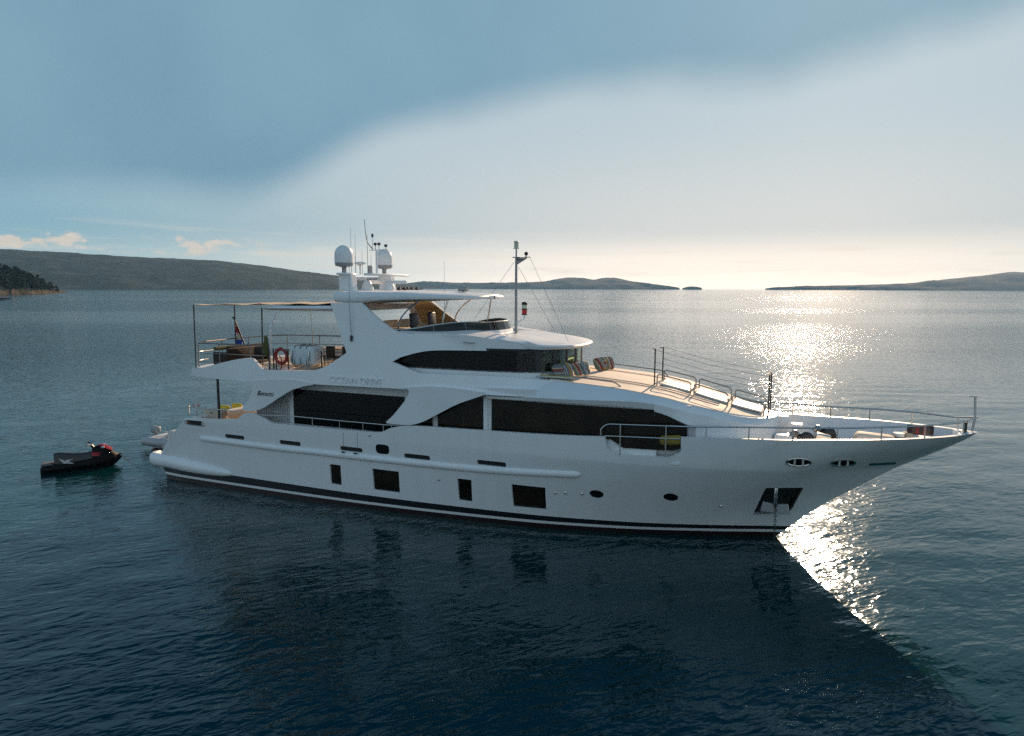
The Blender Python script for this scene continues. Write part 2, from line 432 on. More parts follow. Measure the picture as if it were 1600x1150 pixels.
W1, W2, W3, W5, WR, MIC = 0.030, 0.032, .010, 0.005, 0.065, .32
make_water()
# ------------------------------------------------------------------ the yacht
yacht = thing('yacht', 'large white three-deck motor yacht at anchor, the biggest vessel on the water', 'yacht')

ZK = 2.85
XE = [(-1.3, -4), (-.8, -1.2), (-.2, -.2), (0, 0), (.8, .84), (1.5, 1.70), (2.1, 2.55), (2.85, 3.60), (3.34, 4.43), (3.86, 5.31), (4.29, 5.92)]
XS = [(-1.3, -27.0), (0.5, -27.95), (0.98, -27.9), (1.72, -27.3), (3.0, -25.85), (3.6, -25.3)]
BW = [(0, 0), (1, .36), (2.2, .82), (4.95, 1.74), (7, 2.25), (9.25, 2.66), (14.1, 3.10), (19, 3.27), (26.3, 3.18), (28.2, 3.0)]
BK = [(0, 0), (.8, .52), (2, 1.25), (3.6, 2.12), (6.5, 2.88), (10.4, 3.32), (15, 3.42), (28, 3.40), (31.6, 3.3)]
BS = [(0, 0), (.35, .42), (.92, .95), (1.92, 1.52), (2.92, 1.93), (3.92, 2.22), (4.92, 2.46), (5.92, 2.71), (9, 3.15), (13, 3.4), (20, 3.45), (28, 3.42), (32, 3.28)]
ZS = [(-25.8, 2.93), (-24.4, 3.03), (-22.9, 3.12), (-22.65, 3.2), (-22.3, 3.44), (-21.76, 3.46), (-21.3, 3.32), (-20.64, 3.12), (-15.5, 3.16),
      (-15.1, 3.22), (-14.78, 3.38), (-14, 3.55), (-11.4, 3.62), (-7, 3.73), (-3, 3.97), (0, 4.04), (2, 4.12), (5, 4.24), (5.92, 4.29)]
def stemx(z): return tab(XE, z)
def sheer(x): return tab(ZS, x)
def hb(x, z):
    "half breadth of the hull"
    s = max(0.0, stemx(z) - x)
    if z <= ZK:
        t = max(0.0, z) / ZK; b = lerp(tab(BW, s), tab(BK, s), t ** 1.12)
        if z < -.2: b *= (1 - ((-.2 - z) / 1.1) ** 2 * .95)
        return b
    t = min(1.0, (z - ZK) / 1.25)
    return lerp(tab(BK, s), tab(BS, s), t)
def deckz(x): return 2.45 if x < -2.2 else 3.36 if x > -1.4 else lerp(2.45, 3.36, (x + 2.2) / .8)

def build_hull():
    bm = B(); us = []
    n = 190
    for i in range(n + 1):
        u = i / n; us.append(u)
    us += [1 - .012 * k / 6 for k in range(1, 6)]; us = sorted(set(us))
    lv = [-1.3, -.8, -.2, .1, .4, .7, 1.0, 1.35, 1.7, 2.05, 2.4, 2.65, ZK - .012]
    def row(zf, side=1):
        z0 = zf(-26) ; xs = tab(XS, zf(-25.8)); r = []
        xe = tab(XE, min(4.29, zf(5.9)))
        for u in us:
            x = xs + (xe - xs) * u; z = zf(x); r.append(Vector((x, -hb(x, z) * side, z)))
        r[-1].y = 0
        return r
    rows = [row(lambda x, z=z: z) for z in lv]
    for k in range(0, 6):
        rows.append(row(lambda x, k=k: lerp(ZK + .012, sheer(x), k / 5)))
    # cap, inner bulwark, deck
    top = rows[-1]; cap, inn, ded = [], [], []
    for p in top:
        b = -p.y; th = .13 if p.x < 3 else lerp(.13, .28, (p.x - 3) / 2.9)
        x = min(p.x, 5.35)
        yi = max(0.0, b - th) if p.x < 5.35 else 0.0
        zz = p.z
        cap.append(Vector((x, -yi, zz)))
        zd = deckz(x); yd = max(0.0, min(yi, hb(x, zd) - .1 if x < stemx(zd) - .3 else 0)) 
        if x > stemx(zd) - .3: zd = zz - .25
        x2 = min(x, 5.1); inn.append(Vector((x2, -min(yi, max(yd, yi * .8), max(0.0, hb(x2, zd) - .09)), zd)))
    ctr = [Vector((p.x, 0, p.z + .0)) for p in inn]
    rows += [cap, inn, ctr]
    full = rows + [[Vector((p.x, -p.y, p.z)) for p in r] for r in rows[::-1][1:]]
    V = grid(bm, full)
    bm.faces.new([v[0] for v in V])          # transom
    keel = [V[0], V[-1]]
    for k in range(len(us) - 1):
        bm.faces.new((V[0][k], V[-1][k], V[-1][k + 1], V[0][k + 1]))
    bmesh.ops.remove_doubles(bm, verts=bm.verts[:], dist=.002)
    bmesh.ops.dissolve_degenerate(bm, edges=bm.edges[:], dist=.001)
    bmesh.ops.triangulate(bm, faces=[f for f in bm.faces if len(f.verts) > 4])
    return finish(bm, 'hull', HULL, yacht, smooth=14)
hull = build_hull()

def hs(px, py, out=0.0): return on(px, py, lambda x, z: hb(x, z) + out)
CUT = B()
def pocket(poly, depth, out=.25, m=None, name=None, parent=None, r=.03, thick=.02):
    "recess cut into both sides of the hull with a pane on its bottom; poly = (x, z) list"
    P = rpoly([(x, 0, z) for x, z in poly], r, 3) if r else [Vector((x, 0, z)) for x, z in poly]
    for s in (1, -1):
        a = [Vector((p.x, -s * (hb(p.x, p.z) + out), p.z)) for p in P]
        b2 = [Vector((p.x, -s * (hb(p.x, p.z) - depth), p.z)) for p in P]
        va = [CUT.verts.new(p) for p in a]; vb = [CUT.verts.new(p) for p in b2]; n = len(va)
        f1 = CUT.faces.new(va); f2 = CUT.faces.new(vb[::-1])
        for i in range(n): CUT.faces.new((va[i], vb[i], vb[(i + 1) % n], va[(i + 1) % n]))
        if m:
            bm = B(); poly3(bm, [Vector((p.x, -s * (hb(p.x, p.z) - depth + .04), p.z)) for p in P], (0, s * .05, 0))
            bmesh.ops.triangulate(bm, faces=[f for f in bm.faces if len(f.verts) > 4])
            finish(bm, name, m, parent or yacht, smooth=0)
def px_poly(pts): return [(p.x, p.z) for p in (hs(*q) for q in pts)]
# hull windows
for q in [[(515, 725), (532, 727), (534, 758.5), (517, 755.5)], [(581.5, 732), (623, 737), (625, 770), (584, 765)],
          [(714.5, 747.5), (736.5, 750), (738, 784), (717, 781)], [(799, 756.5), (852, 762), (853.5, 796), (802, 791)]]:
    pocket(px_poly(q), .12, m=BROWNGLASS, name='hull_window', r=.02)
# long slots above the rub rail
for q in [(351, 382, 680), (436.5, 470, 689.5), (531, 566.5, 699), (631, 672, 710.5), (745, 791, 720.5)]:
    x0, x1, y = q; s = (x1 - x0) * .12
    a = hs(x0, y - 1.5); c = hs(x1, y + s + 3.2)
    z0, z1 = c.z - .02, a.z
    zm = (a.z + c.z) / 2; pocket([(a.x, zm - .095), (c.x, zm - .095), (c.x, zm + .095), (a.x, zm + .095)], .10, m=BLACK, name='vent_slot', r=.09)
# portholes: round, in sloping recesses
for (px, py, rr) in [(597.5, 702, 0)]:
    c = hs(px, py); pocket([(c.x - .33, c.z - .2), (c.x + .33, c.z - .2), (c.x + .33, c.z + .2), (c.x - .33, c.z + .2)], .06, m=GLASS, name='porthole', r=.2)
for (px, py) in [(932, 772), (1048, 777)]:
    c = hs(px, py); pts = [(c.x + .26 * cos(a), c.z + .17 * sin(a)) for a in [2 * pi * k / 20 for k in range(20)]]
    pocket(pts, .08, m=GLASS, name='porthole', r=0)
# hawse holes near the bow
for (px, py) in [(1248, 722), (1318, 723)]:
    c = hs(px, py); pts = [(c.x + .36 * cos(a), c.z + .15 * sin(a)) for a in [2 * pi * k / 24 for k in range(24)]]
    pocket(pts, .16, m=BLACK, name='hawse_hole', r=0)
    for s in (1, -1):
        bm = B(); ring = [Vector((c.x + .37 * cos(a), -s * (hb(c.x + .37 * cos(a), c.z + .155 * sin(a)) + .012), c.z + .155 * sin(a))) for a in [2 * pi * k / 28 for k in range(29)]]
        tube(bm, ring, .035, 8, cap=False); finish(bm, 'hawse_rim', STEEL, yacht)
        for dx in (-.13, .13):
            bm = B(); tube(bm, [(c.x + dx, -s * (hb(c.x + dx, c.z) - .06), c.z - .13), (c.x + dx, -s * (hb(c.x + dx, c.z) - .06), c.z + .13)], .045, 10)
            finish(bm, 'roller', STEEL, yacht)
# stern fairlead pockets
pocket([(-26.05, 2.62), (-25.95, 2.86), (-24.75, 2.88), (-24.7, 2.62)], .16, m=BLACK, name='fairlead', r=.08)
for s in (1, -1):
    bm = B(); lathe(bm, [(.05, -.02), (.12, -.02), (.13, 0), (.12, .02), (.05, .02)], (-24.9, -s * 3.27, 2.75), 16, M=Matrix.Rotation(pi / 2, 3, 'X')); finish(bm, 'roller', STEEL, yacht)
# anchor pocket
apoly = px_poly([(1176, 805), (1196.5, 762.5), (1256, 762), (1237, 796), (1232, 800)])
pocket(apoly, .42, out=.3, m=DARKST, name='anchor_pocket', r=.05)
# balcony opening in the starboard and port bulwark
bal = px_poly([(943, 655), (945, 680), (947.5, 702), (969, 711.5), (1046, 714.5), (1064, 706), (1064, 655)])
pocket(bal, .5, out=.3, r=.06)
cut = finish(CUT, 'cutter', HULL, None, smooth=0)
md = hull.modifiers.new('cut', 'BOOLEAN'); md.operation = 'DIFFERENCE'; md.object = cut; md.solver = 'EXACT'
dg = bpy.context.evaluated_depsgraph_get()
me = bpy.data.meshes.new_from_object(hull.evaluated_get(dg)); hull.modifiers.clear()
old = hull.data; hull.data = me; bpy.data.objects.remove(cut)
me.polygons.foreach_set('use_smooth', [True] * len(me.polygons)); me.set_sharp_from_angle(angle=radians(14))

# decks
def deck_sheet(name, x0, x1, z, inset, m, n=40):
    bm = B(); rows = []
    for i in range(n + 1):
        x = lerp(x0, x1, i / n); b = max(.02, hb(x, z + .3) - inset); rows.append([(x, -b, z), (x, -b / 3, z), (x, b / 3, z), (x, b, z)])
    grid(bm, rows); 
    ex = bmesh.ops.extrude_face_region(bm, geom=bm.faces[:]); bmesh.ops.translate(bm, vec=(0, 0, -.03), verts=[e for e in ex['geom'] if isinstance(e, bmesh.types.BMVert)])
    return finish(bm, name, m, yacht, smooth=0)
deck_sheet('main_deck', -25.9, -2.2, 2.475, .22, TEAK)
deck_sheet('foredeck', -1.35, 3.5, 3.385, .5, CREAM)
# coaming across the stern
bm = B(); smoothbox(bm, (-25.55, 0, 2.72), (.35, 6.2, .52), .06); finish(bm, 'transom_bulwark', WHITE, yacht)

# rub rail
def hull_sweep(name, pxs, r, sq=1.0, out=.0, m=WHITE, sides=12, n=60, flat=1.0, zt=None):
    a, b_ = hs(*pxs[0]), hs(*pxs[1])
    for s in (1, -1):
        bm = B(); rings = []
        for i in range(n + 1):
            t = (1 - cos(pi * i / n)) / 2; x = lerp(a.x, b_.x, t); z = lerp(a.z, b_.z, t)
            if zt: z = tab(zt, x)
            e = min(t, 1 - t) * (b_.x - a.x); k = sqrt(max(0.0, 1 - (1 - min(1, e / (r * 1.8))) ** 2)) if e < r * 1.8 else 1.0
            k = max(k, .02)
            y = hb(x, z) + out
            rings.append([Vector((x, -s * (y + r * flat * k * cos(2 * pi * j / sides)), z + r * sq * k * sin(2 * pi * j / sides))) for j in range(sides)])
        V = grid(bm, rings, close=True); bm.faces.new(V[0][::-1]); bm.faces.new(V[-1])
        finish(bm, name, m, yacht, smooth=50)
RR = [(lambda p: (p.x, p.z))(hs(*q)) for q in [(312, 684.3), (440, 701), (480, 705), (640, 722.5), (760, 733.8), (907, 741.5)]]
hull_sweep('rub_rail', [(312, 684.3), (907, 741.5)], .14, flat=.7, zt=RR)
# spray knuckle band near the bow (raised strake)
# stern sponson + swim platform
def platform():
    for s in (1, -1):
        bm = B(); rings = []; n = 40
        x0, x1 = -29.0, -23.3
        for i in range(n + 1):
            t = i / n; x = lerp(x0, x1, t); k = 1.0
            if t > .5: k = sqrt(max(0.0004, 1 - ((t - .5) / .5) ** 2))
            y = hb(max(x, -27.9), .6) + .02; rz = lerp(.33, .27, t) * (k ** .8); ry = .25 * k
            zc = lerp(.68, .52, t)
            if t < .12: q = sqrt(max(.05, 1 - (1 - t / .12) ** 2)); rz *= lerp(.5, 1, q); y -= (1 - q) * .9
            rings.append([Vector((x, -s * (y - .05 + ry * cos(2 * pi * j / 16)), zc + rz * sin(2 * pi * j / 16))) for j in range(16)])
        V = grid(bm, rings, close=True); bm.faces.new(V[0][::-1]); bm.faces.new(V[-1]); finish(bm, 'stern_sponson', WHITE, yacht, smooth=50)
    bm = B(); P = [(-29.15, -1.9, .78), (-29.15, 1.9, .78), (-28.75, 2.75, .78), (-27.6, 3.0, .78), (-27.6, -3.0, .78), (-28.75, -2.75, .78)]
    poly3(bm, rpoly(P, .5, 4), (0, 0, -.42)); finish(bm, 'swim_platform', WHITE, yacht, bevel=.05)
    bm = B(); P = [(-29.0, -1.8, .815), (-29.0, 1.8, .815), (-28.65, 2.5, .815), (-27.9, 2.7, .815), (-27.9, -2.7, .815), (-28.65, -2.5, .815)]
    poly3(bm, rpoly(P, .4, 4), (0, 0, -.03)); finish(bm, 'platform_deck', TEAK, yacht, smooth=0)
    for s in (1, -1):
        bm = B(); tube(bm, [(-28.6, s * 2.3, .8), (-28.6, s * 2.3, 1.08)], .05); box(bm, (-28.6, s * 2.3, 1.09), (.3, .08, .06)); finish(bm, 'bollard', STEEL, yacht)
platform()
# small fittings on the topsides: discharge outlets
for px, py in [(868, 770), (884, 770), (910, 771.5), (1126, 790.5), (685.5, 749), (577.5, 680)]:
    c = hs(px, py); bm = B(); lathe(bm, [(.055, 0), (.05, .03), (.02, .04)], (c.x, c.y - .0, c.z), 12, M=Matrix.Rotation(pi / 2, 3, 'X')); finish(bm, 'hull_outlet', STEEL, yacht)
# side gate seams and fold-down hinges
for px in (536.5, 558.5):
    a = hs(px, 676.5); b_ = hs(px, 699 + (px - 536) * .1); bm = B()
    tube(bm, [(a.x, a.y - .002, a.z), (b_.x, b_.y - .002, b_.z)], .008, 4); finish(bm, 'gate_seam', BLACK, yacht, smooth=0)
for px, py in ((536, 706.5), (555, 708.5)):
    a = hs(px, py, .13); bm = B(); smoothbox(bm, a, (.16, .06, .06), .02); finish(bm, 'hinge', DARKST, yacht)
# faint bow emblem bars
bm = B(); a, b_ = hs(1356, 727, .0), hs(1402, 723.5, .0)
a = hs(1358, 726.5); b_ = hs(1400, 722)
rows = [[Vector((lerp(a.x, b_.x, t / 8), -(hb(lerp(a.x, b_.x, t / 8), 3.0 + dz) + .012), 3.0 + dz)) for t in range(9)] for dz in (0, .13)]
grid(bm, rows); ex = bmesh.ops.extrude_face_region(bm, geom=bm.faces[:]); bmesh.ops.translate(bm, vec=(0, .03, 0), verts=[e for e in ex['geom'] if isinstance(e, bmesh.types.BMVert)])
finish(bm, 'bow_badge', STEEL, yacht, smooth=0)

# ---- topsides of the superstructure
def slope(x): return tab([(-26, .02), (-22, .10), (-16, .13), (-13, .22), (-11, .38), (-9.6, .75), (-8.4, 1.1), (-7, 1.3)], x)
def base(x): return tab([(-26, 3.05), (-25, 3.25), (-23, 3.38), (-20, 3.43), (-10, 3.42), (-8, 3.36), (-6, 3.28), (-4, 3.14), (-3, 3.0), (-2, 2.6)], x)
def fs(x, z):
    z = max(4.9, min(z, tab([(-15, 9), (-13, 7.3), (-11, 6.4), (-9, 6.2)], x))); return base(x) - slope(x) * (z - 4.9)
def ss(px, py, fn=fs): return on(px, py, fn)
def plate(name, pts, fn, thick, m, cuts=.5, mirror=True, bevel=0.012, r=0.0, smooth=30, parent=None):
    "side panel whose outline pts (x, z) is bent onto the surface y = fn(x, z)"
    P = [Vector((p[0], 0, p[1])) for p in pts]
    if r: P = rpoly(P, r, 3)
    out = []
    for s in ((1, -1) if mirror else (1,)):
        bm = B(); poly3(bm, P, (0, thick, 0))
        bmesh.ops.triangulate(bm, faces=[f for f in bm.faces if len(f.verts) > 4])
        xs = [p.x for p in P]; zs = [p.z for p in P]
        x = min(xs) + cuts
        while x < max(xs) - .05:
            bmesh.ops.bisect_plane(bm, geom=bm.verts[:] + bm.edges[:] + bm.faces[:], plane_co=(x, 0, 0), plane_no=(1, 0, 0), dist=1e-5); x += cuts
        z = min(zs) + cuts
        while z < max(zs) - .05:
            bmesh.ops.bisect_plane(bm, geom=bm.verts[:] + bm.edges[:] + bm.faces[:], plane_co=(0, 0, z), plane_no=(0, 0, 1), dist=1e-5); z += cuts
        for v in bm.verts: v.co.y = -s * (fn(v.co.x, v.co.z) - v.co.y)
        out.append(finish(bm, name, m, parent or yacht, smooth=smooth))
    return out
def XZ(pxs, fn=fs): return [(p.x, p.z) for p in (on(a, b_, fn) for a, b_ in pxs)]
def flat2(pts, n=5): return [(p.x, p.y) for p in pts]
def curve_px(pxs, n=5): return [(p.x, p.y) for p in cat([(a, b_, 0) for a, b_ in pxs], n)]

# big side plate: upper-deck belt, arch leg and fly-bridge side in one surface
low = curve_px([(297, 586), (340, 592), (395, 595.5), (430, 596), (492, 600.5), (560, 604), (638, 608.5), (760, 617), (840, 620), (903, 623)], 3)
fore = [(898, 602)]
ledge = curve_px([(862, 594.5), (780, 588.5), (700, 585), (655, 583)], 3)
tip = [(612, 565.5)]
wtop = curve_px([(625, 558.5), (650, 551.5), (672, 548), (700, 547.3), (760, 548), (820, 548), (836, 547.5)], 3)
ftop = [(836, 538.5)] + curve_px([(820, 537), (780, 531), (742, 525.3), (706, 521.5), (675, 521), (640, 521.5)], 3)
arch = curve_px([(625, 519.5), (613, 514.5), (600, 505.5), (585, 493), (563, 473)], 4)
aft = curve_px([(516, 473), (521, 487), (529, 512), (535, 532), (541, 549.5)], 4)
bul = curve_px([(541, 551.5), (524, 563), (508, 573), (490, 578.5), (470, 579), (414, 578)], 4) + curve_px([(408, 575), (402, 568.5), (396, 562), (390, 559.8), (372, 561), (345, 567), (322, 573), (303, 576.3)], 3)
outline = low + fore + ledge + tip + wtop + ftop + arch + aft + bul
plate('side_superstructure', XZ(outline), fs, .14, WHITE, cuts=.4)

# sweeping side wings below the belt, each with the visible seam at its top
sw = lambda x, z: base(x) + .012 + max(0, 4.9 - z) * .015
w1 = curve_px([(395, 594.6), (430, 592.5), (462, 594), (488, 599)], 4) + [(488, 601.5)] + curve_px([(475, 603.5), (455, 610), (432, 624), (412, 637), (398, 641.5), (383, 642)], 4) + curve_px([(378, 641), (380, 635), (388, 625), (394, 612), (395, 603), (391, 596)], 4)
plate('side_wing', XZ(w1, sw), sw, .13, WHITE, cuts=.4, smooth=30)
w2 = curve_px([(631, 605.5), (665, 603.8), (705, 606), (757, 613.5)], 4) + [(757, 617)] + curve_px([(745, 621), (715, 631.5), (688, 645), (664, 657.5), (645, 663.5), (630, 664), (612, 662.5)], 4) + curve_px([(604, 661.5), (604, 658.5), (614, 649), (628, 632), (636, 621), (639, 613), (637, 608)], 4)
plate('side_wing', XZ(w2, sw), sw, .13, WHITE, cuts=.4, smooth=30)

# aft overhang / upper deck floor and its soffit
bm = B()
rows = []
for i in range(31):
    x = lerp(-25.62, -8.6, i / 30); b_ = base(x) - .13; e = -.0 if i else .0
    rows.append([(x - (.0 if i else 0), -b_, 4.98), (x, -b_ * .5, 5.0), (x, 0, 5.01), (x, b_ * .5, 5.0), (x, b_, 4.98)])
grid(bm, rows); ex = bmesh.ops.extrude_face_region(bm, geom=bm.faces[:]); bmesh.ops.translate(bm, vec=(0, 0, .28), verts=[e for e in ex['geom'] if isinstance(e, bmesh.types.BMVert)])
finish(bm, 'upper_deck', WHITE, yacht)
bm = B()
rows = [[(lerp(-25.5, -17, i / 20), -(base(lerp(-25.5, -17, i / 20)) - .17), 5.3), (lerp(-25.5, -17, i / 20), base(lerp(-25.5, -17, i / 20)) - .17, 5.3)] for i in range(21)]
grid(bm, rows); finish(bm, 'upper_deck_planking', TEAK, yacht, smooth=0)
# fantail lip
bm = B(); rings = []
for k in range(25):
    t = lerp(-1, 1, k / 24); y = t * 3.05; x = -25.72 - .55 * (1 - t * t) 
    rings.append([(x + .35, y, 4.97), (x, y, 5.06), (x + .02, y, 5.22), (x + .30, y, 5.34), (x + .75, y, 5.30), (x + .75, y, 4.99)])
V = grid(bm, rings, close=True); bm.faces.new(V[0][::-1]); bm.faces.new(V[-1]); finish(bm, 'fantail', WHITE, yacht, smooth=40)

# ---- main deck house
def wallbox(name, x0, x1, y, z0, z1, th, m):
    for s in (1, -1):
        bm = B(); box(bm, ((x0 + x1) / 2, -s * (y - th / 2), (z0 + z1) / 2), (x1 - x0, th, z1 - z0)); finish(bm, name, m, yacht, smooth=0)
wallbox('house_wall', -22.3, -3.1, 2.62, 2.47, 4.97, .08, WHITE)
p0, p1 = at(458.5, 615, Y=-2.66), at(640, 615, Y=-2.66)
wallbox('saloon_window', p0.x, p1.x + 1.6, 2.665, 3.02, 4.56, .03, GLASS)
wallbox('window_post', p0.x - .12, p0.x, 2.70, 2.9, 4.9, .07, WHITE)
# louvred panel aft of the saloon window
for s in (1, -1):
    bm = B()
    x = -22.28
    while x < p0.x - .2:
        box(bm, (x, -s * 2.65, 3.75), (.035, .05, 2.3)); x += .1
    finish(bm, 'louvre_panel', mat('louvre', (.5, .5, .5), .5), yacht, smooth=0)
wallbox('house_skirt', -22.3, p1.x + .9, 2.72, 2.48, 3.0, .09, WHITE)
# forward, full-beam part: flush tinted glass with pillars
fw = lambda x, z: tab([(-15, 2.85), (-13.6, 2.95), (-10.6, 3.06), (-6, 3.03), (-4, 2.92), (-3, 2.78), (-2, 2.5)], x) - .02 * (z - 3.6)
mw_ = [(-10.6, 2.62), (-10.6, 4.86)] + XZ([(1025, 640.2), (1075.5, 665.3), (1075.5, 683)], fw) + [(-3.2, 3.30), (-3.6, 3.2), (-3.6, 2.62)]
plate('saloon_window', [(-10.45, 2.75), (-10.45, 4.80)] + XZ([(1025, 640.6), (1074, 665.8), (1074, 683)], fw) + [(-3.3, 3.52), (-3.62, 3.40), (-5.35, 3.37), (-5.8, 3.64), (-10.45, 3.5)], lambda x, z: fw(x, z) + .03, .03, BROWNGLASS, cuts=1.0, smooth=30)
plate('house_wall', [(-14.4, 2.47), (-14.4, 4.97), (-4.2, 4.97), (-4.2, 3.15), (-6, 3.0), (-7.5, 2.47)], lambda x, z: fw(x, z) - .02, .08, WHITE, cuts=.8)
plate('pantry_window', XZ([(684, 608), (684, 672), (755, 674), (755, 608)], fw), lambda x, z: fw(x, z), .03, BROWNGLASS, cuts=1.0)
plate('pantry_window', XZ([(640, 612), (640, 672), (676, 673), (676, 608)], fw), lambda x, z: fw(x, z) , .03, GLASS, cuts=1.0)
plate('window_post', XZ([(755.5, 612), (755.5, 676), (761.5, 676), (761.5, 612)], lambda x, z: fw(x, z) + .06), lambda x, z: fw(x, z) + .06, .16, WHITE, cuts=3)
plate('window_post', XZ([(722.8, 612), (722.8, 672), (724, 672), (724, 612)], lambda x, z: fw(x, z) + .01), lambda x, z: fw(x, z) + .012, .03, DARKST, cuts=3)
# balcony floor and sill
bx0, bx1 = bal[2][0], bal[5][0]
for s in (1, -1):
    bm = B(); box(bm, ((bx0 + bx1) / 2, -s * 2.86, 2.98), (bx1 - bx0 - .1, .34, .1)); finish(bm, 'balcony_floor', WHITE, yacht, bevel=.01)
    bm = B(); box(bm, ((bx0 + bx1) / 2 + .15, -s * 2.93, 3.05), (bx1 - bx0 - .9, .16, .03)); finish(bm, 'balcony_slot', BLACK, yacht, smooth=0)  # flat black strip drawn for the slot along the balcony's foot

# ---- forward part: trunk with sloping sides and sun deck on top
SEC = [  # x, (b0,z0) foot, (b1,z1) crease, (b2,z2) top edge, centre z
 (-10.6, (3.24, 4.85), (3.26, 4.94), (2.60, 5.05), 5.1),
 (-9.1, (3.25, 4.86), (3.27, 4.95), (2.55, 5.10), 5.2),
 (-8.9, (3.25, 4.87), (3.30, 5.0), (2.53, 5.56), 5.70),
 (-8.0, (3.25, 4.87), (3.31, 5.01), (2.62, 5.55), 5.67),
 (-7.4, (3.24, 4.88), (3.31, 5.02), (2.66, 5.50), 5.63),
 (-7.0, (3.24, 4.88), (3.30, 5.03), (2.68, 5.48), 5.61),
 (-6.0, (3.20, 4.88), (3.28, 5.06), (2.70, 5.41), 5.52),
 (-5.0, (3.12, 4.86), (3.20, 5.08), (2.75, 5.31), 5.42),
 (-4.3, (3.02, 4.82), (3.08, 5.02), (2.74, 5.20), 5.31),
 (-4.28, (2.84, 3.2), (3.08, 5.02), (2.74, 5.20), 5.31),
 (-3.9, (2.78, 3.2), (2.98, 4.94), (2.70, 5.13), 5.24),
 (-3.5, (2.74, 3.2), (2.86, 4.85), (2.61, 5.03), 5.14),
 (-3.1, (2.72, 3.2), (2.73, 4.75), (2.50, 4.93), 5.04),
 (-2.5, (2.66, 3.2), (2.50, 4.62), (2.30, 4.78), 4.89),
 (-2.0, (2.48, 3.2), (2.28, 4.50), (2.08, 4.66), 4.76),
 (-1.5, (2.22, 3.2), (1.98, 4.38), (1.66, 4.52), 4.64),
 (-1.0, (1.84, 3.2), (1.58, 4.28), (1.30, 4.44), 4.54),
 (-.7, (1.5, 3.2), (1.24, 4.24), (1.0, 4.41), 4.49),
 (-.45, (1.0, 3.2), (.84, 4.22), (.62, 4.40), 4.46),
 (-.3, (.35, 3.2), (.3, 4.2), (.2, 4.4), 4.44)]
def trunk():
    xs = [s[0] for s in SEC]; dense = []
    for a, b_ in zip(SEC, SEC[1:]):
        k = 1 if b_[0] - a[0] < .1 else 3
        for i in range(k): dense.append(lerp(a[0], b_[0], i / k))
    dense.append(-.3)
    def g(x, f): return tab([(s[0], f(s)) for s in SEC], x)
    rows = []
    for x in dense:
        b0, z0 = g(x, lambda s: s[1][0]), None
        for a, c_ in zip(SEC, SEC[1:]):
            if a[0] <= x <= c_[0]:
                t = (x - a[0]) / (c_[0] - a[0]); b0 = lerp(a[1][0], c_[1][0], t); z0 = lerp(a[1][1], c_[1][1], t)
        b1, z1 = g(x, lambda s: s[2][0]), g(x, lambda s: s[2][1]); b2, z2, zc = g(x, lambda s: s[3][0]), g(x, lambda s: s[3][1]), g(x, lambda s: s[4])
        if z0 < 4:
            zm = lerp(z0, z1, tab([(-4.3, .86), (-3.9, .83), (-3.5, .77), (-3.1, .72)], x)); ym = lerp(b0, b1, .8)
            if x < -3.05: mids = [(fw(x, zm) - .2, zm - .03), (max(fw(x, zm) + .045, b1 - .02 if x < -3.4 else 0), zm)]; b0 = fw(x, zm) - .2
            else: mids = [(lerp(b0, ym, .9), lerp(z0, zm, .9)), (ym, zm)]
        else: mids = [(lerp(b0, b1, .05), lerp(z0, z1, .05)), (lerp(b0, b1, .1), lerp(z0, z1, .1))]
        half = [(b0 - .25, z0), (b0, z0), *mids, (b1, z1), (lerp(b1, b2, .35) + .01, lerp(z1, z2, .38)), (lerp(b1, b2, .75) + .01, lerp(z1, z2, .82)), (b2, z2), (b2 - .04, z2 + .02), (b2 * .8, lerp(z2, zc, .3)), (b2 * .45, lerp(z2, zc, .75)), (0, zc)]
        rows.append([Vector((x, -y, z)) for y, z in half] + [Vector((x, y, z)) for y, z in half[::-1][1:]])
    bm = B(); V = grid(bm, rows); bm.faces.new(V[0][::-1]); bm.faces.new(V[-1])
    finish(bm, 'forward_trunk', WHITE, yacht, smooth=28)
    # cream deck sheet on top
    bm = B(); rr = []
    for x in dense:
        if x > -.75 or x < -8.3: continue
        b2, z2, zc = g(x, lambda s: s[3][0]), g(x, lambda s: s[3][1]), g(x, lambda s: s[4]); b2 -= .1
        if x > -2.2: b2 *= lerp(1, .9, (x + 2.2) / 1.5)
        h = [(b2, z2 + .055), (b2 * .8, lerp(z2, zc, .3) + .03), (b2 * .45, lerp(z2, zc, .75) + .02), (0, zc + .02)]
        rr.append([Vector((x, -y, z)) for y, z in h] + [Vector((x, y, z)) for y, z in h[::-1][1:]])
    grid(bm, rr); ex = bmesh.ops.extrude_face_region(bm, geom=bm.faces[:]); bmesh.ops.translate(bm, vec=(0, 0, -.05), verts=[e for e in ex['geom'] if isinstance(e, bmesh.types.BMVert)])
    finish(bm, 'sun_deck', CREAM, yacht, smooth=28)
trunk()
def topz(x, y=0):
    f = lambda i: tab([(s[0], i(s)) for s in SEC], x)
    b2, z2, zc = f(lambda s: s[3][0]), f(lambda s: s[3][1]), f(lambda s: s[4]); return lerp(zc, z2, min(1, abs(y) / max(.1, b2)) ** 2) + .02
# low step at the nose of the trunk and stair blocks beside it
bm = B(); smoothbox(bm, (-.35, .75, 3.85), (.75, .8, .95), .05, ry=.1); finish(bm, 'stair_block', WHITE, yacht)
bm = B(); smoothbox(bm, (-.1, -.75, 3.63), (.6, .6, .48), .04); finish(bm, 'stair_block', WHITE, yacht)

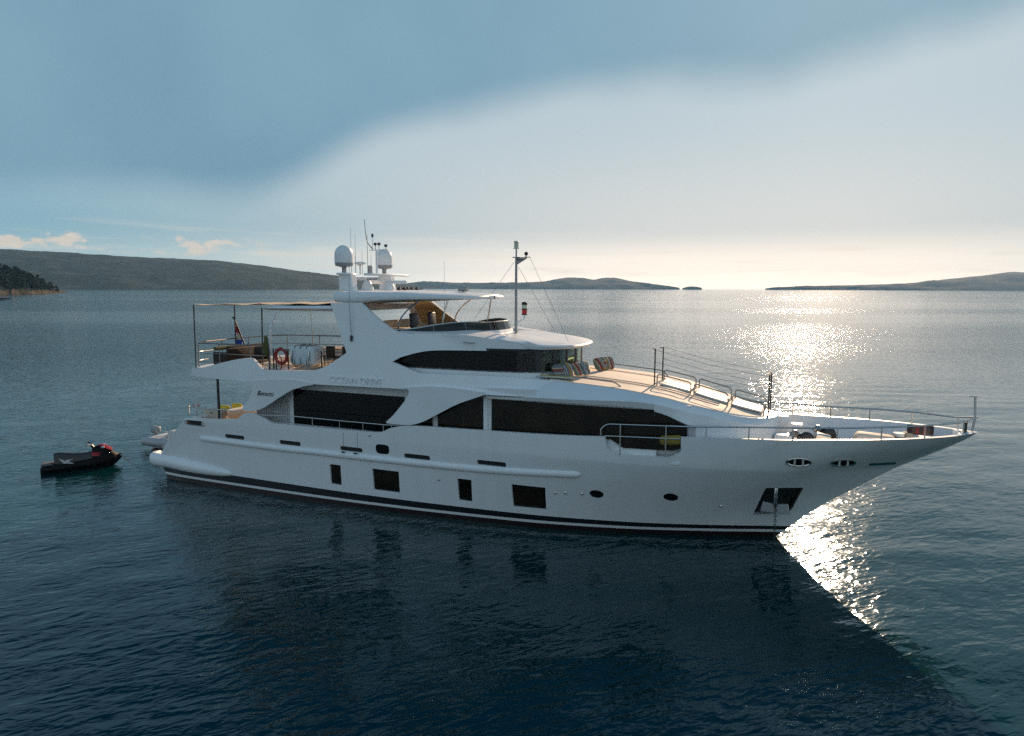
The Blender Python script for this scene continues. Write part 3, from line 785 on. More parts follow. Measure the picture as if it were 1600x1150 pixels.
# ---- wheelhouse: ring of windows under a curved visor
PLAN = [(-14.6, 2.88), (-13, 2.86), (-11, 2.80), (-9.9, 2.70), (-9.1, 2.52), (-8.6, 2.2), (-8.25, 1.6), (-8.1, .8), (-8.05, 0)]
def plan(off=0.0, n=6):
    P = [(p.x, p.y) for p in cat([(a, b_, 0) for a, b_ in PLAN], n)]; full = [(x, -y) for x, y in P] + [(x, y) for x, y in P[::-1][1:]]
    out = []
    for i, (x, y) in enumerate(full):
        a, c_ = full[max(0, i - 1)], full[min(len(full) - 1, i + 1)]; tx, ty = c_[0] - a[0], c_[1] - a[1]; l = sqrt(tx * tx + ty * ty)
        out.append((x + ty / l * off, y - tx / l * off))
    return out
def band(name, z0, z1, off, th, m, i0=0, i1=None, tilt=0.0, n=6, zf=None, cap=True):
    A, Bb = plan(off, n), plan(off - th, n); A2, B2 = plan(off - tilt, n), plan(off - th - tilt, n)
    i1 = i1 or len(A); bm = B(); rows = []
    for k in range(i0, i1):
        d0, d1 = (zf(A[k][0]) if zf else (0, 0)); rows.append([(*A[k], z0 + d0), (*A2[k], z1 + d1), (*B2[k], z1 + d1), (*Bb[k], z0 + d0)])
    V = grid(bm, rows, close=True); bm.faces.new(V[0][::-1]); bm.faces.new(V[-1]); return finish(bm, name, m, yacht, smooth=40)
# base ring, panes and pillars
band('wheelhouse_wall', 5.25, 5.84, .02, .1, WHITE)
def panes():
    spans = [(0, 20, GLASS, 'wheelhouse_window'), (20, 26, SMOKE, 'wheelhouse_window'), (28, 33, GREENGLASS, 'wheelhouse_window'), (35, 40, GREENGLASS, 'wheelhouse_window'), (41, 47, GREENGLASS, 'wheelhouse_window')]
    for a, b_, m, nm in spans:
        band(nm, 5.84, 6.66, 0, .02, m, a, b_ + 1, tilt=.0)
        band(nm, 5.84, 6.66, 0, .02, m, 96 - b_, 96 - a + 1, tilt=.0)
    for a, b_ in [(26, 28), (33, 35), (40, 41)]:
        band('window_pillar', 5.84, 6.66, .015, .07, DARKST, a, b_ + 1)
        band('window_pillar', 5.84, 6.66, .015, .07, DARKST, 96 - b_, 96 - a + 1)
    band('window_pillar', 5.84, 6.66, .015, .07, DARKST, 47, 50)
    band('window_rail', 5.80, 5.87, .02, .05, BLACK)
    band('window_rail', 6.62, 6.70, .02, .05, BLACK)
panes()
# wheelhouse interior: dash and helm chair backs seen through the panes
bm = B(); smoothbox(bm, (-8.9, 0, 5.95), (.7, 3.6, .22), .05); finish(bm, 'dashboard', mat('dash', (.05, .045, .04), .6), yacht)
bm = B(); box(bm, (-10.6, 0, 5.95), (.1, 5.3, 1.35)); finish(bm, 'interior_bulkhead', mat('panelling', (.07, .05, .035), .5), yacht, smooth=0)

def ze(x): return tab([(-14.4, 7.24), (-11.3, 7.12), (-9.6, 6.98), (-8.6, 6.88), (-7.6, 6.82)], x)
def zth(x): return tab([(-14.4, .05), (-10.4, .06), (-9.3, .24), (-8.6, .19), (-8.0, .16), (-7.5, .15)], x)
def roof():
    bm = B(); A = plan(.0, 6); O = []
    E = [(-14.6, fs(-14.6, 7.2) + .01), (-13, fs(-13, 7.2) + .01), (-11.5, fs(-11.5, 7.1) + .01), (-10.3, fs(-10.3, 7) + .01), (-9.4, fs(-9.4, 6.95) + .03), (-8.7, 2.45), (-8.15, 2.0), (-7.78, 1.4), (-7.62, .7), (-7.58, 0)]
    P = [(p.x, p.y) for p in cat([(a, b_, 0) for a, b_ in E], 6)]; O = [(x, -y) for x, y in P] + [(x, y) for x, y in P[::-1][1:]]
    cx = -13.6; rows = []
    for s, dz in ((.90, 'b'), (.985, 'b'), (1.0, 'm'), (.992, 't'), (.93, 't'), (.8, 't'), (.6, 't'), (.35, 't'), (.1, 't')):
        r = []
        for x, y in O:
            X = cx + (x - cx) * s if x > cx else x; Yv = y * s
            if dz == 'b': z = ze(x) - zth(x) + (0.0 if s > .95 else .03)
            elif dz == 'm': z = ze(x) - zth(x) * .4
            else: z = ze(x) + .40 * (1 - s * s) * tab([(-14.4, .4), (-12, .75), (-10, 1), (-7.5, 1)], x) - (.015 if s > .97 else 0)
            r.append(Vector((X, Yv, z)))
        rows.append(r)
    grid(bm, rows); return finish(bm, 'wheelhouse_roof', WHITE, yacht, smooth=32)
roof()
# hatch outline and flush handle on the roof, handle on the side
def patchtube(name, pts, r, m, closed=False):
    bm = B(); tube(bm, pts, r, 6); return finish(bm, name, m, yacht)
a = on(725, 534.5, lambda x, z: fs(x, z)); b_ = on(742, 535.5, lambda x, z: fs(x, z))
bm = B(); tube(bm, fillet([(a.x, a.y + .02, a.z), (a.x, a.y - .05, a.z), (b_.x, b_.y - .05, b_.z), (b_.x, b_.y + .02, b_.z)], .03), .02, 6); finish(bm, 'grab_handle', STEEL, yacht)

# fly-bridge: floor, windscreen, console and seats
bm = B(); box(bm, (-15.1, 0, 6.62), (4.6, 5.5, .1)); finish(bm, 'fly_deck', TEAK, yacht, smooth=0)
bm = B(); box(bm, (-17.0, 0, 5.95), (.12, 5.7, 1.35)); finish(bm, 'upper_saloon_bulkhead', WHITE, yacht, smooth=0)
WS = [(-15.2, 2.80), (-14.2, 2.72), (-13.2, 2.5), (-12.3, 2.1), (-11.6, 1.5), (-11.25, .8), (-11.15, 0)]
def ws(n=6):
    P = [(p.x, p.y) for p in cat([(a, b_, 0) for a, b_ in WS], n)]; return [(x, -y) for x, y in P] + [(x, y) for x, y in P[::-1][1:]]
W = ws(); nW = len(W)
bm = B(); rows = []; rows2 = []; rail = []
for k, (x, y) in enumerate(W):
    zb = tab([(-15.2, 7.24), (-14, 7.24), (-12.2, 7.36), (-11.15, 7.34)], x); h = tab([(-15.2, .02), (-14.2, .10), (-13, .22), (-12, .27), (-11.15, .27)], x)
    rows.append([(x, y, zb - .12), (x - h * .5, y * .97, zb + h), (x - h * .5 - .02, y * .965, zb + h), (x - .02, y * .99, zb - .12)])
    rail.append(Vector((x - h * .5, y * .97, zb + h + .01)))
V = grid(bm, rows, close=True); bm.faces.new(V[0][::-1]); bm.faces.new(V[-1]); wsg = finish(bm, 'fly_windscreen', SMOKE, yacht, smooth=40)
bm = B(); tube(bm, rail, .022, 6); finish(bm, 'windscreen_rail', STEEL, yacht)
for k in range(12, nW - 11, 8):
    bm = B(); tube(bm, [rows[k][0], rows[k][1]], .009, 5); finish(bm, 'windscreen_mullion', GREY, yacht)
bm = B(); rows = []     # coaming the screen stands on
for k, (x, y) in enumerate(W):
    zb = tab([(-15.2, 7.24), (-14, 7.24), (-12.2, 7.36), (-11.15, 7.34)], x)
    rows.append([(x + .16, y * 1.05, zb - .34), (x + .02, y * 1.004, zb - .07), (x - .04, y * .985, zb - .07), (x - .1, y * .96, 6.6)])
grid(bm, rows); finish(bm, 'windscreen_coaming', WHITE, yacht, smooth=40)
bm = B(); smoothbox(bm, (-13.2, 0.4, 7.1), (1.0, 2.6, .8), .12); finish(bm, 'helm_console', GREY, yacht)
for y in (-.5, 1.1):
    bm = B(); smoothbox(bm, (-15.0, y, 7.1), (.6, .6, .14), .05); smoothbox(bm, (-15.3, y, 7.5), (.14, .6, .8), .06, ry=-.1); tube(bm, [(-15, y, 6.66), (-15, y, 7.1)], .06); finish(bm, 'helm_seat', mat('navy_leather', (.02, .03, .06), .5), yacht)
bm = B(); smoothbox(bm, (-16.2, .9, 6.95), (1.1, 3.2, .55), .1); smoothbox(bm, (-16.75, .9, 7.25), (.22, 3.2, .6), .08); finish(bm, 'fly_sofa', CUSH, yacht)

# arch legs on the port side are the mirrored side plate; hardtop over them
def hardtop():
    WT = [(-18.0, 2.45), (-17.85, 2.74), (-17.3, 2.82), (-15, 2.80), (-13.6, 2.62), (-12.6, 2.25), (-12.0, 1.65), (-11.75, 1.0), (-11.68, .05)]
    zt = [(-18, 8.74), (-17.7, 8.82), (-16, 8.82), (-14, 8.76), (-12, 8.68), (-11.6, 8.62)]
    zb = [(-18, 8.40), (-17, 8.36), (-16, 8.40), (-14, 8.50), (-12, 8.53), (-11.6, 8.55)]
    bm = B(); rows = []
    xs = [-18, -17.95, -17.85, -17.6, -17.2, -16.5, -15.8, -15, -14.2, -13.6, -13.1, -12.6, -12.3, -12.05, -11.9, -11.8, -11.72, -11.68]
    for x in xs:
        w_ = tab(WT, x); t_, b_ = tab(zt, x), tab(zb, x); h = t_ - b_
        half = [(0, b_), (w_ * .5, b_), (w_ - .12, b_), (w_ - .02, b_ + h * .2), (w_, b_ + h * .5), (w_ - .02, b_ + h * .8), (w_ - .1, t_), (w_ * .6, t_ + .05), (0, t_ + .09)]
        rows.append([Vector((x, -y, z)) for y, z in half] + [Vector((x, y, z)) for y, z in half[::-1][1:-1]])
    V = grid(bm, rows, close=True); bm.faces.new(V[0][::-1]); bm.faces.new(V[-1]); finish(bm, 'hardtop', WHITE, yacht, smooth=40)
    for s in (1, -1):   # curved stainless struts
        p = [at(709, 499, Y=-2.2), at(713, 488, Y=-2.2), at(715, 478, Y=-2.2), at(716, 469, Y=-2.2)] if s == 1 else None
        q = [Vector((-13.0, -s * 2.2, 7.5)), Vector((-12.93, -s * 2.2, 7.9)), Vector((-12.85, -s * 2.15, 8.25)), Vector((-12.78, -s * 2.1, 8.55))]
        bm = B(); tube(bm, cat(q, 5), .035, 8); finish(bm, 'hardtop_strut', STEEL, yacht)
        q = [Vector((-14.9, -s * 2.5, 7.3)), Vector((-14.75, -s * 2.5, 7.75)), Vector((-14.4, -s * 2.45, 8.15)), Vector((-13.9, -s * 2.4, 8.5))]
        bm = B(); tube(bm, cat(q, 5), .035, 8); finish(bm, 'hardtop_strut', STEEL, yacht)
hardtop()
# added tan panels, warm bounce light in their colour: port arch leg, hardtop underside
BOUNCE_TAN = mat('painted_bounce_tan', (.58, .40, .20), .7, vary=.05)
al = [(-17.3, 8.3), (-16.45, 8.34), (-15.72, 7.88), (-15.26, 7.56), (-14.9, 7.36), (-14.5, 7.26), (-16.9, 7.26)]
bm = B(); poly3(bm, [Vector((x, fs(x, z) - .155, z)) for x, z in al], (0, -.02, 0)); finish(bm, 'arch_bounce_panel', BOUNCE_TAN, yacht, smooth=0)
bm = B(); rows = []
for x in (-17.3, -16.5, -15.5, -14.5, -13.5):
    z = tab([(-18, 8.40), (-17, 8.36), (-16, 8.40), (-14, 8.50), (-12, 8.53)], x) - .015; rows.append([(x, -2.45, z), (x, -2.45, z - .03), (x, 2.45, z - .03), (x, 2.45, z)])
V = grid(bm, rows, close=True); bm.faces.new(V[0]); bm.faces.new(V[-1][::-1]); finish(bm, 'hardtop_bounce_panel', BOUNCE_TAN, yacht, smooth=0)
# aft roof extension
bm = B(); rows = []
for x, w_, t_, h in [(-21.85, 2.5, 8.06, .03), (-21.6, 2.8, 8.12, .1), (-21, 2.86, 8.18, .18), (-19, 2.86, 8.22, .22), (-17.2, 2.86, 8.24, .24)]:
    rows.append([(x, -w_, t_ - h * .5), (x, -w_ + .1, t_), (x, 0, t_ + .06), (x, w_ - .1, t_), (x, w_, t_ - h * .5), (x, w_ - .12, t_ - h), (x, 0, t_ - h), (x, -w_ + .12, t_ - h)])
V = grid(bm, rows, close=True); bm.faces.new(V[0][::-1]); bm.faces.new(V[-1]); finish(bm, 'aft_roof', WHITE, yacht, smooth=35)
for s in (1, -1):
    q = [at(421.5, 577, Y=-3.0), at(422, 530, Y=-3.0), at(424, 506, Y=-2.95), at(432, 487, Y=-2.8)]
    bm = B(); tube(bm, cat([(p.x, p.y * s, p.z) for p in q], 6), .055, 10); finish(bm, 'roof_leg', WHITE, yacht)
    bm = B(); smoothbox(bm, (-17.6, -s * 2.9, 8.2), (.5, .02, .06), .008); finish(bm, 'arch_vent', BLACK, yacht)
# canvas awning over the after deck on four slim poles
tarp = []
bm = B(); rows = []
for i in range(25):
    x = lerp(-25.75, -17.9, i / 24); r = []
    for j in range(13):
        y = lerp(-2.75, 2.75, j / 12); sag = .07 * sin(pi * ((i * 1.0 / 6) % 1)) + .05 * sin(pi * j / 12)
        z = tab([(-25.75, 8.2), (-22, 8.27), (-17.9, 8.34)], x) - sag * .7 + .012 * sin(x * 5 + y * 3); r.append((x, y, z))
    rows.append(r)
grid(bm, rows); ex = bmesh.ops.extrude_face_region(bm, geom=bm.faces[:]); bmesh.ops.translate(bm, vec=(0, 0, .015), verts=[e for e in ex['geom'] if isinstance(e, bmesh.types.BMVert)])
finish(bm, 'awning', TAN, yacht)
for s in (1, -1):
    for a_, b_ in ((at(302.5, 478, Y=-2.9), at(306.5, 573, Y=-3.05)), (at(409, 483, Y=-2.8), at(410.5, 566, Y=-2.95))):
        if s < 0: continue
        bm = B(); tube(bm, [(a_.x, a_.y * s, a_.z + .04), (b_.x, b_.y * s, b_.z - .1)], .03, 8); finish(bm, 'awning_pole', DARKST, yacht)
bm = B(); tube(bm, [(-25.95, 0, 8.18), (-25.98, 0, 5.3)], .03, 8); finish(bm, 'awning_pole', DARKST, yacht)
bm = B(); tube(bm, [(-23.5, 2.8, 8.2), (-23.5, 2.95, 5.3)], .03, 8); finish(bm, 'awning_pole', STEEL, yacht)

# mast platform on the hardtop
def pedestal(s):
    a_, b_, c_, d_ = -17.55, -16.85, -17.45, -17.0
    pts = [at(533, 455, Y=-1.6), at(555, 455, Y=-1.6), at(551, 427, Y=-1.6), at(532, 427, Y=-1.6)]
    pts = [(p.x, s * 1.35, p.z) for p in pts]; bm = B(); poly3(bm, pts, (0, s * .42, 0)); finish(bm, 'radar_pedestal', WHITE, yacht, bevel=.05)
    bm = B(); c = at(540, 428, Y=-1.6); smoothbox(bm, (c.x, s * 1.56, c.z), (.62, .62, .1), .04); finish(bm, 'dome_bracket', WHITE, yacht)
    return c
for s in (-1, 1):
    c = pedestal(s)
    bm = B(); lathe(bm, [(.10, 0), (.10, .28), (.16, .30), (.37, .34), (.39, .42), (.40, .48)], (c.x - .08, s * 1.58, c.z), 24, mi=1)
    prof = [(.40, .48), (.405, .62), (.40, .82)] + [(.40 * cos(t), .82 + .42 * sin(t)) for t in [pi / 2 * k / 8 for k in range(1, 8)]] + [(.02, 1.24)]
    lathe(bm, prof, (c.x - .08, s * 1.58, c.z), 28, mi=0); finish(bm, 'satellite_dome', [WHITE, GREY], yacht, smooth=50)
bm = B(); c = at(600, 429, Y=0); smoothbox(bm, (-16.95, 0, c.z - .02), (.42, 3.1, .1), .03); finish(bm, 'mast_crossbar', WHITE, yacht); CBZ = c.z
# central instrument mast with its small antennas
bm = B(); tube(bm, [(-17.0, -.75, CBZ), (-17.0, -.75, CBZ + 1.05)], .05, 8); tube(bm, [(-17.35, -.75, CBZ + 1.05), (-16.45, -.75, CBZ + 1.05)], .022, 6); finish(bm, 'instrument_mast', WHITE, yacht)
mz = CBZ + 1.05
def whip(pts, r=.014, m=GREY, nm='whip_antenna'):
    bm = B(); tube(bm, pts, r, 6, r2=r * .5); finish(bm, nm, m, yacht)
whip(fillet([(-17.2, -.75, mz + .05), (-17.45, -.75, mz + .3), (-17.55, -.75, mz + .7), (-17.6, -.75, mz + 1.35)], .2), .022, DARKST)
for dx, h, r in ((-.05, .7, .015),): whip([(-17.2, -.75, mz), (-17.2, -.75, mz + h)], .012)
bm = B(); lathe(bm, [(.03, 0), (.05, .02), (.05, .14), (.02, .16)], (-17.2, -.75, mz + .55), 10); finish(bm, 'sensor', DARKST, yacht)
for dx, s_ in ((.14, .2), (.33, .2), (.68, .12)):
    bm = B(); tube(bm, [(-17.2 + dx, -.75, mz), (-17.2 + dx, -.75, mz + s_)], .015, 6); lathe(bm, [(.04, 0), (.08, .03), (.07, .1), (.03, .12)], (-17.2 + dx, -.75, mz + s_), 12); finish(bm, 'sensor', DARKST, yacht)
for px, py0, py1, yy in ((547.5, 425, 357, -1.0), (554.5, 425, 364.5, -.6), (573.5, 425, 366.5, 0), (579.5, 427, 398, .2), (565.5, 427, 393, -.2), (555, 425, 400, -.3)):
    p = at(px, py1, Y=yy); whip([(p.x, yy, CBZ), (p.x, yy, p.z)], .013 if px != 573.5 else .018)
p = at(694, 408, Y=1.6); q = at(695, 480, Y=1.6); whip([(p.x, 1.6, q.z - .5), (p.x, 1.6, p.z)], .012)
# mushroom antenna and small camera pod
bm = B(); p = at(562.5, 412, Y=-.2); tube(bm, [(p.x, -.2, CBZ), (p.x, -.2, p.z)], .03, 8); lathe(bm, [(.03, -.1), (.1, -.06), (.26, 0), (.24, .04), (.12, .08), (.02, .09)], (p.x, -.2, p.z), 20); finish(bm, 'mushroom_antenna', WHITE, yacht, smooth=50)
bm = B(); p = at(578.5, 425, Y=.1); lathe(bm, [(.11, 0), (.11, .06), (.10, .08), (.10, .3), (.07, .37), (.01, .38)], (p.x, .1, CBZ + .04), 16); finish(bm, 'camera_pod', GREY, yacht)
# two open-array radars
def radar(px, py, yy, L_, rz, text=False):
    p = at(px, py, Y=yy); base_z = 8.86
    bm = B(); lathe(bm, [(.28, 0), (.27, .12), (.2, .3), (.14, .42), (.1, p.z - base_z - .02)], (p.x, yy, base_z), 18); o = finish(bm, 'radar_base', WHITE, yacht, smooth=50)
    bm = B(); smoothbox(bm, (p.x, yy, p.z + .04), (L_, .12, .15), .045, rz=rz); finish(bm, 'radar_scanner', WHITE, yacht)
    return p
p1 = radar(574, 437, -.5, 1.25, .12); p2 = radar(608, 442.5, -.1, 1.95, -.1)
# floodlights and horn on the hardtop, searchlight at its nose
for k, px in enumerate((621, 629, 634, 641, 649)):
    p = at(px, 453, Y=-.6 + .3 * k); bm = B(); lathe(bm, [(.02, 0), (.07, .02), (.1, .12), (.09, .13)], (p.x, p.y, p.z), 12, M=Matrix.Rotation(-1.2, 3, 'X') @ Matrix.Rotation(.4, 3, 'Y')); tube(bm, [(p.x, p.y, 8.84), (p.x, p.y, p.z)], .02, 6); finish(bm, 'floodlight', DARKST, yacht)
bm = B(); a, b_ = at(622, 449.5, Y=-.2), at(640, 452, Y=-.2); tube(bm, [a, b_], .022, 6); finish(bm, 'light_bar', DARKST, yacht)
bm = B(); p = at(724, 461, Y=0); lathe(bm, [(.13, -.05), (.08, 0), (.06, .12), (.05, .2)], p, 14); tube(bm, [p + Vector((-.22, 0, .26)), p + Vector((.2, 0, .26))], .11, 12); finish(bm, 'searchlight', GREY, yacht)
bm = B(); p = at(557.5, 455, Y=-1.2); lathe(bm, [(.03, 0), (.03, .25), (.05, .27), (.03, .33)], p, 8); finish(bm, 'sensor', DARKST, yacht)
# long whip in front of the starboard arch
whip([on(549, 527, lambda x, z: fs(x, z) + .06), on(546, 480, lambda x, z: fs(x, z) + .16), on(545.5, 401, lambda x, z: 2.9)], .02, mat('whip_grey', (.35, .36, .37), .5))
bm = B(); p = on(549, 529, lambda x, z: fs(x, z) + .04); lathe(bm, [(.05, -.1), (.06, .08), (.03, .14)], p, 10); finish(bm, 'antenna_foot', DARKST, yacht)

# signal mast on the wheelhouse roof
MX = -10.7
bm = B(); zt = at(805, 402, Y=0).z
tube(bm, [(MX, 0, 7.05), (MX, 0, zt)], .062, 12, r2=.05); lathe(bm, [(.14, 0), (.13, .03), (.07, .06)], (MX, 0, 7.22), 14)
M_ = finish(bm, 'signal_mast', GREY, yacht)
def sub(bm, name, m, par, **k): return finish(bm, name, m, par, **k)
bm = B(); z0 = at(806, 388, Y=0).z; tube(bm, [(MX, 0, zt - .05), (MX, 0, z0)], .035, 8); lathe(bm, [(.16, 0), (.16, .03)], (MX, 0, zt - .02), 14); finish(bm, 'mast_cap', GREY, M_)
bm = B(); lathe(bm, [(.12, 0), (.12, .03), (.09, .05), (.09, .25), (.11, .28), (.08, .32)], (MX, 0, z0 - .02), 16); finish(bm, 'anchor_light', mat('lamp_lens', (.55, .57, .45), .15), M_)
bm = B(); poly3(bm, [(MX, -.02, zt - .04), (MX + .5, -.02, zt - .04), (MX + .05, -.02, zt - .3)], (0, .04, 0)); tube(bm, [(MX, 0, zt - .03), (MX + .62, 0, zt + .0)], .02, 6); finish(bm, 'spreader', GREY, M_)
bm = B(); z2 = at(810, 406.5, Y=0).z; tube(bm, fillet([(MX, 0, z2), (MX + .42, 0, z2 + .03), (MX + .44, 0, z2 + .22)], .1), .026, 8); lathe(bm, [(.02, 0), (.08, .04), (.08, .12), (.02, .16)], (MX + .44, 0, z2 + .18), 12); finish(bm, 'mast_lamp', DARKST, M_)
for q in ((at(742, 497, Y=-2.0), (MX - .1, 0, zt - .2)), (at(888, 534, Y=-1.0), (MX + .6, 0, zt)), (Vector((MX + 1.2, 1.6, 7.1)), (MX + .1, 0, zt - .4))):
    bm = B(); tube(bm, [q[0], q[1]], .008, 4); finish(bm, 'stay', ROPE, M_)
# red and white running lights on their bracket
bm = B(); p = at(819.5, 492, Y=0); tube(bm, fillet([(MX, 0, 7.55), (p.x - .02, 0, p.z - .18), (p.x, 0, p.z - .1), (p.x, 0, p.z + .05)], .08), .035, 8); poly3(bm, [(MX, -.02, 7.5), (p.x - .2, -.02, 7.62), (MX, -.02, 7.2)], (0, .04, 0)); br = finish(bm, 'light_bracket', WHITE, yacht)
bm = B(); lathe(bm, [(.13, 0), (.13, .03), (.1, .05)], (p.x, 0, p.z), 16, mi=1); lathe(bm, [(.1, .05), (.1, .22)], (p.x, 0, p.z), 16, mi=0); lathe(bm, [(.12, .22), (.12, .26)], (p.x, 0, p.z), 16, mi=1); finish(bm, 'red_lamp', [LAMPRED, BLACK], br)
bm = B(); lathe(bm, [(.1, .26), (.1, .42)], (p.x, 0, p.z), 16, mi=0); lathe(bm, [(.12, .42), (.12, .5), (.06, .54)], (p.x, 0, p.z), 16, mi=1); finish(bm, 'white_lamp', [MATS['lamp_lens'], BLACK], br)

# ---- rails
def guard(name, pts, posts, drop, r=.028, pr=.022, m=STEEL, low=(), fil=.12, foot=None):
    "top rail through pts, lower rails at fractions, a post at each (x, y, ztop) of posts"
    bm = B(); tube(bm, fillet(pts, fil), r, 8); g_ = finish(bm, name, m, yacht)
    for l in low:
        bm = B(); tube(bm, fillet([Vector(p) - Vector((0, 0, l)) for p in pts], fil), r * .6, 6); finish(bm, 'lower_rail', m, g_)
    for p in posts:
        d = drop(p) if callable(drop) else drop
        bm = B(); tube(bm, [Vector(p), Vector(p) - Vector((0, 0, d))], pr, 8); finish(bm, 'stanchion', m, g_)
    return g_
def hy(x, z=4.2): return hb(x, z)
# bow rail both sides, meeting at the jackstaff
capx = lambda x, z: hb(x, 4.2) - .07
for s in (1, -1):
    P = [on(*q, capx) for q in [(1075, 667), (1130, 667.3), (1222, 668.3), (1300, 669.2), (1376, 667.8), (1446, 665), (1500, 660.5)]]
    P = [Vector((p.x, p.y * s, p.z)) for p in cat(P, 6)]
    P.append(Vector((5.85, 0, 4.78)))
    posts = [on(*q, capx) for q in [(1104, 667), (1170.6, 667.8), (1239, 668.4), (1309, 669), (1378, 667.6), (1446, 665), (1506, 660)]]
    guard('bow_rail', P, [Vector((p.x, p.y * s, p.z)) for p in posts], .62 if 0 else (lambda p: max(.1, p.z - sheer(p.x) + .02)))
bm = B(); p = at(1529, 655, Y=0); q = at(1529.5, 620, Y=0); tube(bm, [(5.72, 0, 4.3), (p.x - .1, 0, p.z), (q.x - .1, 0, q.z)], .035, 8); box(bm, (q.x - .16, 0, q.z), (.22, .06, .05)); finish(bm, 'jackstaff', STEEL, yacht)
# balcony gate rail
gr = lambda x, z: hb(x, 3.9) + .0
for s in (1, -1):
    P = [on(*q, gr) for q in [(939, 680), (938.5, 671), (948, 662.5), (1075, 667)]]; P = [Vector((p.x, p.y * s, p.z)) for p in P]
    g_ = guard('balcony_rail', P, [], 0, fil=.25)
    P = [on(*q, gr) for q in [(945, 681), (1063, 686)]]; bm = B(); tube(bm, [Vector((p.x, p.y * s, p.z)) for p in P], .024, 8); finish(bm, 'lower_rail', STEEL, g_)
    for px in (969.5, 1041):
        a, b_ = on(px, 664, gr), on(px, 711 + (px - 969) * .04, gr); bm = B(); tube(bm, [(a.x, a.y * s, a.z), (a.x, b_.y * s, b_.z)], .024, 8); finish(bm, 'stanchion', STEEL, g_)
# side-deck rail on the bulwark
sr = lambda x, z: hb(x, 3.2) - .06
for s in (1, -1):
    P = [on(*q, sr) for q in [(409, 648.5), (460, 650.5), (532, 657.5), (603, 664), (627, 664.5)]]
    posts = [on(*q, sr) for q in [(412, 648.5), (447.5, 650), (488, 653.5), (530.5, 657.5), (567, 661), (599, 663.8), (612, 664.2), (626, 664.5)]]
    guard('side_rail', [Vector((p.x, p.y * s, p.z)) for p in P], [Vector((p.x, p.y * s, p.z)) for p in posts], lambda p: max(.08, p.z - sheer(p.x) + .03), r=.022, pr=.018)
# cockpit rail at the stern
for s in (1, -1):
    P = [on(*q, sr) for q in [(295, 651), (294.5, 631), (305, 631.5)]]; P += [on(*q, sr) for q in [(308, 637), (345, 640.5), (378, 643.5)]]
    P = [Vector((p.x, p.y * s, p.z)) for p in P]
    posts = [on(*q, sr) for q in [(307, 633), (315.5, 637.8), (345, 640.5)]]
    guard('cockpit_rail', P, [Vector((p.x, p.y * s, p.z)) for p in posts], lambda p: p.z - sheer(p.x) + .05, fil=.06)
# port quarter rail stands higher
# upper after deck rail
ur = lambda x, z: 3.0
S0, S1, S2 = on(309, 536, ur), on(392, 536, ur), on(416, 535, ur)
zr = S0.z
P = [(S2.x, -3.02, zr + .02), (S1.x, -3.05, zr + .02), (S0.x, -3.0, zr), (-25.75, -2.5, zr), (-26.0, 0, zr), (-25.75, 2.5, zr), (S0.x, 3.0, zr), (-22, 3.1, zr + .03), (-17.4, 3.1, zr + .05)]
posts = [(S0.x + .03, -3.0, zr), (-24.0, -3.02, zr + .01), (S1.x, -3.05, zr + .02), (S0.x + .03, 3.0, zr), (-23.2, 3.08, zr), (-21.4, 3.1, zr), (-19.6, 3.1, zr), (-18, 3.1, zr), (-25.98, -.9, zr), (-25.98, .9, zr)]
guard('upper_deck_rail', P, posts, 1.18, low=(.45, .85), m=mat('weathered_steel', (.22, .21, .2), .35, metal=.8), fil=.3)
# support post under the overhang
bm = B(); a, b_ = at(340, 594, Y=-3.05), at(344.5, 652, Y=-3.05)
for s in (1, -1):
    bm = B(); tube(bm, [(a.x, a.y * s, a.z + .05), (a.x, a.y * s, 2.6)], .06, 12); finish(bm, 'support_post', DARKST, yacht)
# foredeck hoops around the sun pads and awning poles
DKM = mat('brushed_steel', (.28, .26, .24), .35, metal=.9)
def hoop(y, x0, x1):
    z0, z1 = topz(x0, y), topz(x1, y); h = .42
    bm = B(); tube(bm, fillet([(x0, y, z0 - .02), (x0, y, z0 + h), (x1, y, z1 + h), (x1, y, z1 - .02)], .12), .024, 8); finish(bm, 'deck_hoop', DKM, yacht)
for a, b_ in (((1027, 585), (1079.5, 595)), ((1085, 595), (1138, 608)), ((1144.5, 611), (1199.5, 628))):
    pa, pb = at(*a, Y=-.8), at(*b_, Y=-.8); hoop(-.8, pa.x, min(pb.x, -.78)); hoop(.7, pa.x, min(pb.x, -.78))
for y in (-.8, .7):
    for px, pt in ((1024 if y < 0 else 1036.5, 545 if y < 0 else 543), (1203 if y < 0 else 1213, 585 if y < 0 else 583)):
        p = at(px, pt, Y=y); x_ = min(p.x, -.62); bm = B(); tube(bm, [(x_, y, topz(x_, y) - .03), (x_, y, p.z)], .026, 8); box(bm, (x_ - .05, y, p.z), (.12, .03, .03)); finish(bm, 'awning_pole', DARKST, yacht)
for y in (-.8, .7):
    for dz in (.0, .45):
        bm = B(); tube(bm, [(-4.70, y, 6.7 - dz), (-2.7, y, 6.22 - dz), (-.62, y, 5.88 - dz)], .006, 4); finish(bm, 'awning_line', ROPE, yacht)
# long low rails on the sun deck
for s in (1, -1):
    a, b_, c_ = at(846, 583, Y=-2.45), at(960, 597, Y=-2.25), at(970, 603.5, Y=-2.25)
    P = [(a.x, a.y * s, topz(a.x, 2.4)), (a.x, a.y * s, a.z + .02), (b_.x, b_.y * s, b_.z), (c_.x, c_.y * s, topz(c_.x, 2.2))]
    if s == -1: P = [(a.x + 1, 2.3, topz(a.x + 1, 2.3)), (a.x + 1, 2.3, topz(a.x, 2.3) + .2), (-4.9, 2.2, topz(-4.9, 2.2) + .22), (-4.7, 2.2, topz(-4.7, 2.2))]
    bm = B(); tube(bm, fillet(P, .15), .024, 8); finish(bm, 'deck_rail', DKM, yacht)
